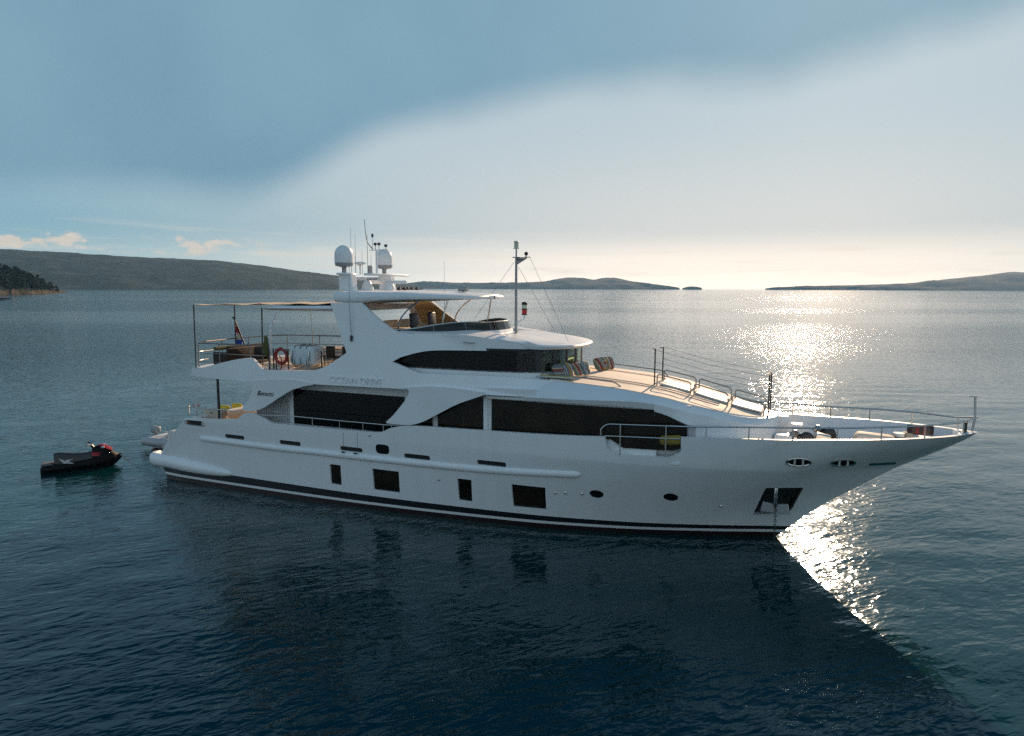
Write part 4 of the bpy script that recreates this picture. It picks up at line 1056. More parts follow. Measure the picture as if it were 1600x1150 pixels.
# ------------------------------------------------------------------ lettering
def letters(txt, p, size, m, rz=0, shear=0.0, depth=.012, nm='lettering', parent=None, tilt=pi / 2, sp=1.0):
    cu = bpy.data.curves.new(nm, 'FONT'); cu.body = txt; cu.size = size; cu.extrude = depth; cu.shear = shear; cu.align_x = 'CENTER'; cu.space_character = sp
    tmp = bpy.data.objects.new('tmp', cu); COL.objects.link(tmp); dg = bpy.context.evaluated_depsgraph_get(); me = bpy.data.meshes.new_from_object(tmp.evaluated_get(dg)); bpy.data.objects.remove(tmp)
    me.materials.clear(); me.materials.append(m); o = bpy.data.objects.new(nm, me); COL.objects.link(o); o.parent = parent or yacht; o.location = p; o.rotation_euler = (tilt, 0, rz); return o
p = ss(556, 597); letters('OCEAN DRIVE', (p.x, -fs(p.x, p.z) - .012, p.z - .09), .40, STEEL if 0 else WHITE, parent=yacht, sp=1.0)
p = on(414, 618.5, sw); letters('Benetti', (p.x, -sw(p.x, p.z) - .008, p.z), .31, BLACK, shear=.45, parent=yacht, depth=.006)
p = at(587, 437, Y=-.58); letters('FURUNO', (p.x - .2, -.58 - .0, p.z - .02), .12, BLACK, rz=.12, parent=yacht, depth=.004)

# ------------------------------------------------------------------ loose things on board
def T_(name, label, ctg, loc, rz=0, group=None): return thing(name, label, ctg, loc, rz, group)
# liferaft canister on its cradle
c = at(476, 556, Y=-3.12)
t_ = T_('liferaft', 'white ribbed liferaft canister strapped in its cradle on the upper deck edge', 'liferaft', (c.x, -3.0, c.z - .5))
bm = B(); prof = []
for k in range(25):
    x = -.62 + 1.24 * k / 24; r = .40 + (.03 if abs(x) < .05 else 0) - (.025 if abs(abs(x) - .31) < .03 else 0); e = .62 - abs(x); r *= sqrt(1 - max(0, 1 - e / .12) ** 2) * .999 if e < .12 else 1
    prof.append((max(r, .28), x))
smoothbox(bm, (0, 0, .52), (1.26, .74, .80), .13, seg=4); smoothbox(bm, (-.21, 0, .52), (.36, .77, .83), .12, seg=4); smoothbox(bm, (.23, 0, .52), (.36, .77, .83), .12, seg=4); finish(bm, 'canister', mat('canister_white', (.62, .66, .68), .4, vary=.05), t_, smooth=50)
for x in (-.31, .0, .31):
    bm = B(); tube(bm, [Vector(q) for q in rpoly([(x, -.395, .95), (x, .395, .95), (x, .395, .09), (x, -.395, .09)], .12)] + [Vector((x, -.275, .95))], .014, 6, cap=False); finish(bm, 'strap', DARKST, t_)
for x in (-.45, .45):
    bm = B(); tube(bm, fillet([(x, -.4, .75), (x, -.44, .45), (x, -.3, .05), (x, .3, .05), (x, .44, .45)], .15), .03, 8); finish(bm, 'cradle', STEEL, t_)
# life ring
c = at(439, 556.5, Y=-3.1)
t_ = T_('life_ring', 'dark red life ring hung on the rail beside the liferaft canister', 'life ring', (c.x, -3.08, c.z))
bm = B(); tube(bm, [(.31 * cos(a), 0, .31 * sin(a)) for a in [2 * pi * k / 32 for k in range(33)]], .075, 12, cap=False); finish(bm, 'ring', RED, t_)
for a in (pi / 4, 3 * pi / 4, 5 * pi / 4, 7 * pi / 4):
    bm = B(); tube(bm, [((.31) * cos(a + d), 0, .31 * sin(a + d)) for d in (-.05, 0, .05)], .079, 12); finish(bm, 'band', mat('band_grey', (.22, .16, .15), .6), t_)
bm = B(); tube(bm, [(-.1, 0, 0), (.05, -.05, -.1), (.02, -.04, -.5), (-.12, -.04, -.62)], .025, 6); finish(bm, 'line', RED, t_)
# rail frame they hang from
for px in (421, 428, 432, 451, 503):
    a = at(px, 541, Y=-3.05); bm = B(); tube(bm, [(a.x, -3.1, 5.3), (a.x, -3.1, 6.35)], .03, 8); finish(bm, 'stanchion', DARKST, yacht)
bm = B(); a, b_ = at(428, 538, Y=-3.08), at(504, 543, Y=-3.08); tube(bm, [(a.x, -3.1, 6.36), (b_.x, -3.1, 6.36)], .03, 8); finish(bm, 'raft_rail', STEEL, yacht)
# hanging olive jacket
c = at(416, 540, Y=-3.1)
t_ = T_('towel', 'olive green towel bunched over the upper rail near the white roof leg', 'towel', (c.x, -3.12, c.z + .3))
bm = B(); rows = []
for k in range(9):
    z = .1 - .85 * k / 8; w_ = [.05, .10, .09, .14, .18, .17, .15, .1, .04][k]; rows.append([(w_ * cos(a) * (1 + .2 * sin(3 * a + k)) + .02 * sin(k), .07 * sin(a), z) for a in [2 * pi * j / 12 for j in range(12)]])
V = grid(bm, rows, close=True); bm.faces.new(V[0]); bm.faces.new(V[-1][::-1]); finish(bm, 'cloth', GREENY, t_)
# ensign on its raked staff
a, b_ = at(365.5, 497, Y=-.9), at(384, 545, Y=-.9)
a = Vector((-25.2, 0, 0)); top_, bot_ = at(365.5, 497, X=-26.2), at(383, 541, X=-25.6)
t_ = T_('ensign', 'red white and blue ensign drooping from a raked dark staff at the stern rail', 'flag', bot_)
bm = B(); d_ = top_ - bot_; tube(bm, [-d_ * .25, d_], .045, 8, r2=.03); lathe(bm, [(.1, 0), (.1, .04), (.04, .07)], d_, 10); finish(bm, 'flagstaff', BLACK, t_)
bm = B(); nu, nv = 9, 16
f0 = at(367.5, 507, X=-26.15) - bot_; f1 = at(367.5, 541, X=-26.15) - bot_
rows = []
for i in range(nv + 1):
    v = i / nv; r = []
    for j in range(nu + 1):
        u = j / nu; wdt = lerp(.12, .5, min(1, v * 1.6)); r.append(Vector((f0.x + (u - .15) * wdt, f0.y + .10 * sin(u * 9 + v) * (0.4 + v), lerp(f0.z, f1.z, v) - u * .12)))
    rows.append(r)
V = grid(bm, rows)
for f in bm.faces:
    zc = (f.calc_center_median().z - f1.z) / (f0.z - f1.z); f.material_index = 0 if zc > .62 else 1 if zc > .3 else 2
finish(bm, 'flag_cloth', [mat('flag_red', (.55, .02, .04), .8), mat('flag_white', (.8, .75, .7), .8), mat('flag_blue', (.02, .10, .5), .8)], t_)
# dark wicker lounge set on the after deck, covered
t_ = T_('wicker_sofa', 'dark wicker sofa with navy cushions facing aft on the upper deck', 'sofa', (-24.35, -1.3, 5.3), pi / 2)
# (local x runs across the deck)
bm = B(); smoothbox(bm, (0, 0, .24), (2.6, .8, .34), .05); finish(bm, 'sofa_base', WICKER, t_)
bm = B(); smoothbox(bm, (0, -.38, .55), (2.6, .16, .72), .06); finish(bm, 'backrest', WICKER, t_)
NAVY = mat('navy_cushion', (.02, .03, .045), .85)
for s in (-1, 1):
    bm = B(); smoothbox(bm, (s * 1.3, 0, .42), (.16, .85, .6), .06); finish(bm, 'armrest', WICKER, t_)
    bm = B(); smoothbox(bm, (s * .6, .04, .47), (1.15, .7, .14), .05); finish(bm, 'seat_cushion', NAVY, t_)
    bm = B(); smoothbox(bm, (s * .6, -.27, .78), (1.1, .16, .42), .06); finish(bm, 'back_cushion', NAVY, t_)
t_ = T_('wicker_armchair', 'dark wicker armchair turned sideways next to the wicker sofa', 'armchair', (-22.95, -1.9, 5.3), pi)
bm = B(); smoothbox(bm, (0, 0, .24), (.8, .8, .34), .05); finish(bm, 'chair_base', WICKER, t_)
bm = B(); smoothbox(bm, (0, -.38, .58), (.8, .14, .7), .05); finish(bm, 'backrest', WICKER, t_)
bm = B(); smoothbox(bm, (0, .04, .47), (.6, .66, .13), .05); finish(bm, 'seat_cushion', NAVY, t_)
t_ = T_('rolled_blanket', 'rolled olive blanket lying on top of the wicker sofa back', 'blanket', (-24.9, -1.6, 6.14))
bm = B(); tube(bm, [(-.0, -.8, .0), (0, .3, .0)], .09, 10); finish(bm, 'roll', GREENY, t_)
# dining table and chairs further forward
t_ = T_('dining_table', 'long pale wooden dining table under the awning on the upper deck', 'table', (-20.0, .9, 5.3))
bm = B(); smoothbox(bm, (0, 0, .76), (2.6, 1.25, .06), .03); finish(bm, 'tabletop', TABLE, t_)
for sx in (-1, 1):
    for sy in (-1, 1):
        bm = B(); tube(bm, [(sx * 1.1, sy * .45, 0), (sx * 1.1, sy * .45, .74)], .04, 8); finish(bm, 'leg', STEEL, t_)
def chair(x, y, rz, lab):
    t_ = T_('dining_chair', lab, 'chair', (x, y, 5.3), rz, 'dark woven chairs round the dining table')
    bm = B(); smoothbox(bm, (0, 0, .44), (.5, .5, .08), .03); finish(bm, 'seat', WICKER, t_)
    bm = B(); smoothbox(bm, (0, -.24, .72), (.5, .05, .52), .02); finish(bm, 'backrest', WICKER, t_)
    for sx in (-1, 1):
        for sy in (-1, 1):
            bm = B(); tube(bm, [(sx * .2, sy * .2, 0), (sx * .2, sy * .2, .42)], .02, 6); finish(bm, 'leg', DARKST, t_)
chair(-20.8, -.1, 0, 'dark woven chair at the aft end of the table, behind the life ring')
chair(-19.9, -.1, 0, 'dark woven chair behind the liferaft canister, middle of the near side of the table')
chair(-19.0, -.1, 0, 'dark woven chair on the near side of the table, just forward of the liferaft')
chair(-18.4, .9, pi / 2, 'dark woven chair at the forward head of the table beside the arch')
t_ = T_('deck_sofa', 'low cream cushioned bench along the side of the upper deck below the life ring', 'bench', (-21.0, -2.55, 5.3))
bm = B(); smoothbox(bm, (0, 0, .12), (1.7, .6, .2), .05); finish(bm, 'bench_base', WHITE, t_)
bm = B(); smoothbox(bm, (0, 0, .28), (1.68, .58, .16), .07); finish(bm, 'seat_cushion', CUSH, t_)
t_ = T_('folding_loungers', 'stack of dark slatted folding loungers leaning by the arch on the upper deck', 'loungers', (-17.9, 1.9, 5.3))
for k in range(6):
    bm = B(); smoothbox(bm, (0, 0, .2 + .16 * k), (1.0, 1.6, .09), .02); finish(bm, 'slatted_frame', WICKER, t_)
# cockpit: sofa, yellow cushions, locker
t_ = T_('cockpit_sofa', 'dark framed cockpit sofa with a cream seat under the overhang', 'sofa', (-23.1, .2, 2.49))
bm = B(); smoothbox(bm, (0, 0, .2), (1.6, 3.2, .36), .05); finish(bm, 'sofa_base', WICKER, t_)
bm = B(); smoothbox(bm, (-.05, 0, .46), (1.4, 3.0, .16), .07); finish(bm, 'seat_cushion', CUSH, t_)
bm = B(); smoothbox(bm, (.75, 0, .72), (.2, 3.2, .55), .06); finish(bm, 'backrest', WICKER, t_)
for k, (px, py, lab) in enumerate([(352, 640, 'yellow square cushion on the cockpit sofa, nearest the support post'), (371, 637, 'yellow square cushion on the cockpit sofa, close to the side wing')]):
    p = at(px, py, Y=-.6 + .5 * k); c_ = tag(B() and finish((lambda b_: (smoothbox(b_, (0, 0, 0), (.62, .2, .46), .09, rx=.25), b_)[1])(B()), 'cushion', YELLOW, None, loc=(p.x, p.y, p.z)), lab, 'cushion', 'yellow cushions in the cockpit')
p = at(334.5, 646.5, Y=-2.4)
t_ = T_('stern_locker', 'pale teak locker box beside the stern rail in the cockpit', 'locker', (p.x, -2.3, 2.49))
bm = B(); smoothbox(bm, (0, 0, .38), (1.0, .5, .76), .04); finish(bm, 'locker_body', mat('locker_paint', (.55, .47, .38), .5), t_)
bm = B(); smoothbox(bm, (0, -.26, .62), (.12, .02, .05), .008); finish(bm, 'latch', DARKST, t_)
p = at(307, 632, Y=-3.1); o = finish((lambda b_: (smoothbox(b_, (0, 0, 0), (.36, .24, .2), .08), b_)[1])(B()), 'folded_towel', mat('pink_towel', (.7, .55, .55), .9), None, loc=(p.x, -3.12, p.z - .02)); tag(o, 'small pink and white towel hung over the stern rail corner', 'towel')
# balcony cushion
p = at(1049, 687, Y=-2.9)
o = finish((lambda b_: (smoothbox(b_, (0, 0, 0), (.8, .2, .34), .12, ry=-.12), b_)[1])(B()), 'cushion', mat('mustard_fabric', (.30, .22, .04), .9), None, loc=(p.x, -2.98, p.z)); tag(o, 'long yellow cushion lying at the forward end of the side balcony', 'cushion')

# striped cushions leaning against the wheelhouse
def striped(name, cols, w_=9.0, ax=0):
    m = bpy.data.materials.new(name); m.use_nodes = True; t = NT(m.node_tree); b = m.node_tree.nodes['Principled BSDF']
    tcn = t.n('ShaderNodeTexCoord'); sp = t.n('ShaderNodeSeparateXYZ', i_0=tcn.outputs['Generated'])
    rp = t.n('ShaderNodeValToRGB'); rp.color_ramp.interpolation = 'CONSTANT'; cr = rp.color_ramp
    while len(cr.elements) < len(cols): cr.elements.new(.5)
    for i, (e, c_) in enumerate(zip(cr.elements, cols)): e.position = i / len(cols); e.color = (*c_, 1)
    m.node_tree.links.new(sp.outputs[ax], rp.inputs[0]); m.node_tree.links.new(rp.outputs[0], b.inputs['Base Color']); b.inputs['Roughness'].default_value = .9; return m
Yl, Rd, Bl, Cr_, Gn, Wh = (.42, .25, .05), (.26, .06, .04), (.10, .13, .18), (.42, .36, .26), (.16, .18, .12), (.42, .41, .38)
ST = [striped('stripe_gold', [Yl, Yl, Yl, Bl, Cr_, Bl, Rd, Rd, Cr_, Bl, Gn, Bl], ax=2), striped('stripe_navy', [Wh, Bl, Wh, Bl, Bl, Yl, Yl, Bl, Cr_, Wh, Bl, Bl, Cr_], ax=1), striped('stripe_red', [Gn, Gn, Cr_, Rd, Rd, Rd, Cr_, Bl, Cr_, Gn, Bl], ax=1), striped('stripe_grey', [Bl, Gn, Wh, Bl, Wh, Gn, Bl, Cr_, Yl, Bl, Wh], ax=1)]
SC = [(-8.15, -2.15, -.55, 0, 'gold and red striped cushion leaning on the wheelhouse, farthest aft of the near stack'),
      (-7.9, -1.75, -.45, 1, 'navy and white striped cushion behind the gold one in the near stack'),
      (-7.65, -1.35, -.6, 2, 'red striped cushion in the middle of the near stack by the wheelhouse windows'),
      (-7.45, -.95, -.5, 3, 'grey and blue striped cushion at the forward end of the near stack'),
      (-7.3, .55, -.6, 2, 'red striped cushion at the near end of the far stack by the wheelhouse front'),
      (-7.25, .95, -.45, 0, 'gold striped cushion in the middle of the far stack'),
      (-7.2, 1.35, -.55, 1, 'navy striped cushion in the far stack, second from its far end'),
      (-7.15, 1.75, -.5, 2, 'red and cream striped cushion at the far end of the far stack')]
for x, y, tl, k, lab in SC:
    bm = B(); rc_ = random.Random(int(y * 100)); rows = []
    for i_ in range(13):          # plump pillow: thick middle, pinched rim
        a_ = -1 + 2 * i_ / 12; r_ = []
        for j_ in range(24):
            b2_ = 2 * pi * j_ / 24; cx_, cz_ = cos(b2_), sin(b2_); q_ = (abs(cx_) ** 4 + abs(cz_) ** 4) ** -.25
            rr_ = max(.02, 1 - abs(a_) ** 2.6) ** .5
            r_.append(Vector((.075 * a_ + .012 * sin(5 * b2_ + y), .23 * cx_ * q_ * rr_, .28 * cz_ * q_ * rr_)))
        rows.append(r_)
    V = grid(bm, rows, close=True); bm.faces.new(V[0][::-1]); bm.faces.new(V[-1])
    bm.transform(Matrix.Rotation(-.55 + rc_.uniform(-.25, .25), 4, 'Z') @ Matrix.Rotation(tl * .8, 4, 'Y') @ Matrix.Rotation(rc_.uniform(-.2, .2), 4, 'X'))
    o = finish(bm, 'striped_cushion', ST[k], None, smooth=60, loc=(x + .05, y, topz(x, y) + .27)); tag(o, lab, 'cushion', 'striped cushions stacked by the wheelhouse')
# cream seat pad behind them and table tray
t_ = T_('folding_lounger', 'folded aluminium lounger with yellow sling lying on the near edge of the sun deck', 'lounger', (at(868, 585, Y=-2.35).x, -2.3, topz(-8.2, 2.3)))
bm = B(); tube(bm, fillet([(-.7, -.2, .08), (.75, -.2, .08), (.75, .25, .1), (-.7, .25, .1), (-.7, -.2, .08)], .05), .02, 6); finish(bm, 'frame', STEEL, t_)
bm = B(); smoothbox(bm, (.05, .02, .1), (1.3, .4, .05), .02); finish(bm, 'sling', mat('sling_cloth', (.6, .48, .2), .8), t_)
# sun pads inside the hoops
for k, (x0, x1, lab) in enumerate([(-4.45, -3.5, 'white sun pad inside the aft pair of deck hoops'), (-3.15, -2.15, 'white sun pad inside the middle pair of deck hoops'), (-1.85, -.95, 'white sun pad inside the forward pair of deck hoops')]):
    z0, z1 = topz(x0, .3), topz(x1, .3); xm = (x0 + x1) / 2; L_ = sqrt((x1 - x0) ** 2 + (z1 - z0) ** 2)
    bm = B(); smoothbox(bm, (0, 0, 0), (L_ + .18, 1.35, .07), .03, ry=-atan2(z1 - z0, x1 - x0))
    o = finish(bm, 'sun_pad', mat('white_canvas', (.74, .69, .62), .5), None, smooth=50, loc=(xm, .03, (z0 + z1) / 2 + .035)); tag(o, lab, 'sun pad', 'white sun pads on the fore deck')
# deck seams on the sun deck
for y in (-1.5, 1.2, -1.15):
    for s_ in (1,):
        bm = B(); tube(bm, [(x, y * tab([(-8, 1), (-3, .93), (-1.5, .75)], x), topz(x, y) + .012) for x in [-7.8 + .5 * k for k in range(12)]], .012, 4); finish(bm, 'deck_seam', mat('seam', (.25, .2, .16), .8), yacht, smooth=0)

# bow machinery
def windlass(px, py, y, big):
    p = at(px, py, Y=y); z0 = 3.38; bm = B()
    lathe(bm, [(.26, 0), (.26, .12), (.15, .2), (.12, .42), (.2, .48), (.23, .56), (.12, .60), (.05, .66)], (p.x, y, z0), 18); o = finish(bm, 'windlass', STEEL, yacht, smooth=40)
    bm = B(); M90 = Matrix.Rotation(pi / 2, 3, 'X'); lathe(bm, [(.2, -.2), (.24, -.17), (.14, -.1), (.14, .1), (.24, .17), (.2, .2)], (p.x + .38, y, z0 + .35), 18, M=M90); lathe(bm, [(.1, 0), (.1, .34)], (p.x + .38, y, z0), 10); finish(bm, 'capstan', DARKST, yacht, smooth=40)
windlass(1243, 668, -.75, 1); windlass(1278, 668, .5, 1)
bm = B(); p = at(1285, 680, Y=-.7); smoothbox(bm, (p.x, -.7, 3.72), (.5, .3, .5), .05, ry=.2); finish(bm, 'chain_stopper', STEEL, yacht)
bm = B(); smoothbox(bm, (-.3 + .62, -.8, 4.36 - .1), (.4, .4, .06), .02); finish(bm, 'windlass_cover', WHITE, yacht)
bm = B(); p = at(1367, 680, Y=-.3); smoothbox(bm, (p.x, -.3, 3.72), (1.3, .8, .62), .2, ry=.06); finish(bm, 'deck_hatch', CREAM, yacht)
bm = B(); p = at(1410, 680, Y=-.4); lathe(bm, [(.2, 0), (.2, .3), (.12, .35), (.12, .55), (.2, .62), (.18, .72)], (p.x - .1, -.4, 3.42), 16); finish(bm, 'bow_capstan', STEEL, yacht, smooth=40)
bm = B(); p = at(1418, 680, Y=-.3); smoothbox(bm, (p.x, -.2, 3.9), (.35, .4, .5), .08); finish(bm, 'fairlead_box', TAN, yacht)
for px in (1506, 1510):
    p = at(px, 668, Y=.0); bm = B(); tube(bm, [(p.x, -.12 + (px - 1506) * .06, 4.2), (p.x, -.12 + (px - 1506) * .06, 4.62)], .05, 10); finish(bm, 'bow_bollard', DARKST, yacht)
p = at(1438, 673, Y=-.2)
o = finish((lambda b_: (tube(b_, [(-.38, .0, 0), (-.3, 0, 0), (.3, .05, 0), (.38, .05, 0)], .17, 16), b_)[1])(B()), 'fender', striped('fender_stripe', [(.05, .03, .03), (.1, .08, .05), (.3, .05, .05), (.08, .06, .05), (.35, .08, .06), (.1, .08, .06), (.05, .03, .03)]), None, loc=(p.x, -.2, 4.25)); tag(o, 'dark red striped fender roll lying on the foredeck near the bow tip', 'fender')
p = at(1329, 681, Y=-.9)
o = finish((lambda b_: ([tube(b_, [((.2 - .03 * j) * cos(a), (.2 - .03 * j) * sin(a), .05 * j) for a in [2 * pi * k / 20 for k in range(21)]], .03, 6, cap=False) for j in range(4)], b_)[1])(B()), 'rope_coil', BLACK, None, loc=(p.x, -.9, 3.62)); tag(o, 'small coil of dark rope on the foredeck aft of the cream hatch', 'rope'); o.location.z = 3.55

# anchor in its pocket and the chain down to the water
ac = [(x, z) for x, z in apoly]; acx = sum(x for x, z in ac) / len(ac)
bm = B(); x_, z_ = at(1212, 774, Y=-1.45).x, at(1212, 774, Y=-1.45).z; yy = -(hb(x_, z_) - .12)
t_ = T_('anchor', 'steel anchor stowed in the dark recess under the bow', 'anchor', (x_, yy, z_))
bm = B(); smoothbox(bm, (0, 0, -.15), (.12, .12, .7), .03); smoothbox(bm, (0, 0, .22), (.34, .1, .07), .03); finish(bm, 'shank', STEEL, t_)
bm = B(); poly3(bm, [(-.5, -.0, -.75), (-.42, 0, -.38), (-.08, 0, -.42), (0, 0, -.62), (.08, 0, -.42), (.42, 0, -.38), (.5, 0, -.75)], (0, .12, 0)); finish(bm, 'fluke', mat('galvanised', (.4, .4, .4), .45, metal=.5), t_, bevel=.02)
t_ = T_('anchor_chain', 'thin dark anchor chain hanging straight down from the bow recess into the water', 'chain', (x_ + .02, yy - .25, z_))
bm = B(); z = .1; k = 0
while z_ + z > WATER_Z - .5:
    tube(bm, [(.035 * cos(a) if k % 2 else 0, 0 if k % 2 else .035 * cos(a), z + .06 * sin(a)) for a in [2 * pi * j / 8 for j in range(9)]], .013, 5, cap=False); z -= .095; k += 1
finish(bm, 'chain_links', DARKST, t_)

# ------------------------------------------------------------------ jet ski
pa, pb = at(58, 738, Z=WATER_Z), at(198, 724, Z=WATER_Z)
d = pb - pa; cen = (pa + pb) / 2; LJ = 3.55
js = thing('jet_ski', 'black and red jet ski floating behind the stern on its own line', 'jet ski', (cen.x, cen.y, WATER_Z), atan2(d.y, d.x))
JB = mat('jet_black', (.004, .004, .005), .5, spec=.15)
def loft(secs, name, m, parent, close=True, smooth=45):
    bm = B(); V = grid(bm, secs, close=close); bm.faces.new(V[0][::-1]); bm.faces.new(V[-1]); return finish(bm, name, m, parent, smooth=smooth)
S = []
for u in [k / 16 for k in range(17)]:
    x = -1.75 + 3.5 * u; w_ = tab([(0, .5), (.2, .56), (.55, .58), (.8, .42), (.93, .2), (1, .05)], u); zb = tab([(0, -.12), (.7, -.12), (.9, .05), (1, .38)], u); zt = tab([(0, .26), (.3, .36), (.7, .50), (1, .56)], u)
    S.append([(x, 0, zb - .08 * (1 - u)), (x, -w_ * .8, zb), (x, -w_, lerp(zb, zt, .55)), (x, -w_ * 1.03, lerp(zb, zt, .7)), (x, -w_ * .9, zt), (x, 0, zt + .03), (x, w_ * .9, zt), (x, w_ * 1.03, lerp(zb, zt, .7)), (x, w_, lerp(zb, zt, .55)), (x, w_ * .8, zb)])
loft(S, 'hull', JB, js)
S = []
for u in [k / 10 for k in range(11)]:
    x = -1.2 + 1.75 * u; w_ = tab([(0, .16), (.3, .24), (1, .2)], u); z = tab([(0, .86), (.12, .9), (.5, .80), (.8, .78), (1, .86)], u)
    S.append([(x, -w_ * 1.2, .35), (x, -w_, z - .08), (x, -w_ * .6, z), (x, 0, z + .015), (x, w_ * .6, z), (x, w_, z - .08), (x, w_ * 1.2, .35)])
loft(S, 'seat', mat('seat_vinyl', (.03, .028, .026), .4), js)
S = []
for u in [k / 10 for k in range(11)]:
    x = .45 + 1.2 * u; w_ = tab([(0, .24), (.4, .34), (.8, .28), (1, .1)], u); z = tab([(0, 1.0), (.25, 1.12), (.55, .98), (.8, .75), (1, .56)], u)
    S.append([(x, -w_ * 1.15, .4), (x, -w_, z - .2), (x, -w_ * .55, z - .03), (x, 0, z), (x, w_ * .55, z - .03), (x, w_, z - .2), (x, w_ * 1.15, .4)])
loft(S, 'hood', JB, js)
S = []
for u in [k / 6 for k in range(7)]:
    x = .72 + .62 * u; w_ = tab([(0, .2), (.4, .26), (1, .2)], u); z = tab([(0, 1.10), (.3, 1.13), (.7, 1.02), (1, .90)], u)
    S.append([(x, -w_, z - .1), (x, -w_ * .55, z), (x, 0, z + .03), (x, w_ * .55, z), (x, w_, z - .1), (x, 0, z - .15)])
loft(S, 'hood_panel', mat('jet_red', (.30, .012, .025), .35), js)
bm = B(); poly3(bm, [(.45, -.30, .62), (.85, -.33, .60), (.8, -.33, .8), (.42, -.27, .84)], (0, -.02, 0)); finish(bm, 'side_panel', MATS['jet_red'], js)
bm = B(); poly3(bm, [(-.75, -.50, .42), (-.3, -.53, .38), (-.55, -.53, .55), (-.35, -.5, .62), (-.72, -.5, .56), (-.95, -.47, .68)], (0, -.03, 0)); finish(bm, 'side_flash', mat('jet_silver', (.5, .52, .55), .3), js)
bm = B(); tube(bm, [(.55, 0, .95), (.42, 0, 1.14)], .07, 8); tube(bm, fillet([(.30, -.38, 1.22), (.42, -.2, 1.2), (.45, 0, 1.16), (.42, .2, 1.2), (.30, .38, 1.22)], .1), .022, 8)
finish(bm, 'handlebar', DARKST, js)
for s in (-1, 1):
    bm = B(); tube(bm, [(.32, s * .3, 1.215), (.26, s * .43, 1.23)], .036, 8); finish(bm, 'grip', BLACK, js)
    bm = B(); smoothbox(bm, (.95, s * .32, 1.05), (.14, .12, .1), .03); finish(bm, 'mirror', MATS['jet_silver'], js)
bm = B(); smoothbox(bm, (-1.5, 0, .38), (.5, .8, .06), .03); finish(bm, 'boarding_deck', mat('grip_mat', (.12, .12, .12), .8), js)
bm = B(); smoothbox(bm, (1.66, 0, .5), (.16, .18, .06), .02); finish(bm, 'bow_eye', STEEL, js)
# tow line
w0 = js.matrix_basis @ Vector((1.72, 0, .45)); w1 = Vector((-29.1, -2.0, .55))
o = finish((lambda b_: (tube(b_, [w0.lerp(w1, t / 12) - Vector((0, 0, .55 * sin(pi * t / 12))) for t in range(13)], .016, 5), b_)[1])(B()), 'tow_line', ROPE, None); tag(o, 'dark slack line running from the jet ski to the swim platform', 'rope')

# ------------------------------------------------------------------ tender (inflatable) behind the transom
td = thing('inflatable_tender', 'grey inflatable tender moored behind the swim platform with its engine end to the left', 'tender', (-32.0, 1.75, WATER_Z), .0)
for s in (-1, 1):
    bm = B(); pts = cat([(-2.15, s * .72, .42), (-1.9, s * .72, .42), (-.5, s * .74, .42), (.9, s * .66, .46), (1.6, s * .38, .56), (1.85, s * .08, .62)], 5)
    tube(bm, pts, lambda t: .26 * min(1, .35 + t * 9), 14); finish(bm, 'side_tube', RUBBERGREY, td, smooth=60)
S = []
for u in [k / 8 for k in range(9)]:
    x = -1.75 + 3.3 * u; w_ = tab([(0, .6), (.6, .58), (1, .1)], u); S.append([(x, 0, -.15 + .3 * u * u), (x, -w_, .05 + .15 * u * u), (x, -w_, .3), (x, w_, .3), (x, w_, .05 + .15 * u * u)])
loft(S, 'tender_hull', WHITE, td)
bm = B(); smoothbox(bm, (-1.72, 0, .42), (.1, 1.1, .5), .03); finish(bm, 'tender_transom', WHITE, td)
bm = B(); smoothbox(bm, (-2.0, 0, .95), (.55, .36, .42), .12); smoothbox(bm, (-2.02, 0, .45), (.2, .16, .8), .05); finish(bm, 'outboard_engine', mat('engine_cowl', (.3, .31, .33), .35), td)
bm = B(); smoothbox(bm, (-.55, 0, .72), (.5, .6, .6), .1); finish(bm, 'steering_console', mat('console_cover', (.5, .5, .5), .6), td)
bm = B(); smoothbox(bm, (.35, 0, .56), (1.1, .9, .3), .1); finish(bm, 'seat', CUSH, td)

# ------------------------------------------------------------------ land
def azdir(px):
    d_ = ray(px, 450); d_ = Vector((d_.x, d_.y, 0)); return d_.normalized()
def dist_for_depth(px, D): return D * sqrt(1 + ((px - 800) / F) ** 2)
def hillmat(name, c1, c2, c3, sc_):
    m = bpy.data.materials.new(name); m.use_nodes = True; t = NT(m.node_tree); b = m.node_tree.nodes['Principled BSDF']
    g_ = t.n('ShaderNodeNewGeometry'); n1 = t.n('ShaderNodeTexNoise', i_Vector=g_.outputs['Position'], i_Scale=sc_, i_Detail=8.0, i_Roughness=.7)
    n2 = t.n('ShaderNodeTexNoise', i_Vector=g_.outputs['Position'], i_Scale=sc_ * .22, i_Detail=4.0)
    c = t.mix(t.mr(n1.outputs[0], .42, .60), c1, c2); c = t.mix(t.m('MULTIPLY', t.mr(n2.outputs[0], .5, .62), .7), c, c3)
    m.node_tree.links.new(c, b.inputs['Base Color']); b.inputs['Roughness'].default_value = .95; b.inputs['Specular IOR Level'].default_value = .1; return m
SCRUB = hillmat('scrub_hillside', (.006, .020, .021), (.020, .040, .038), (.05, .065, .058), .05)
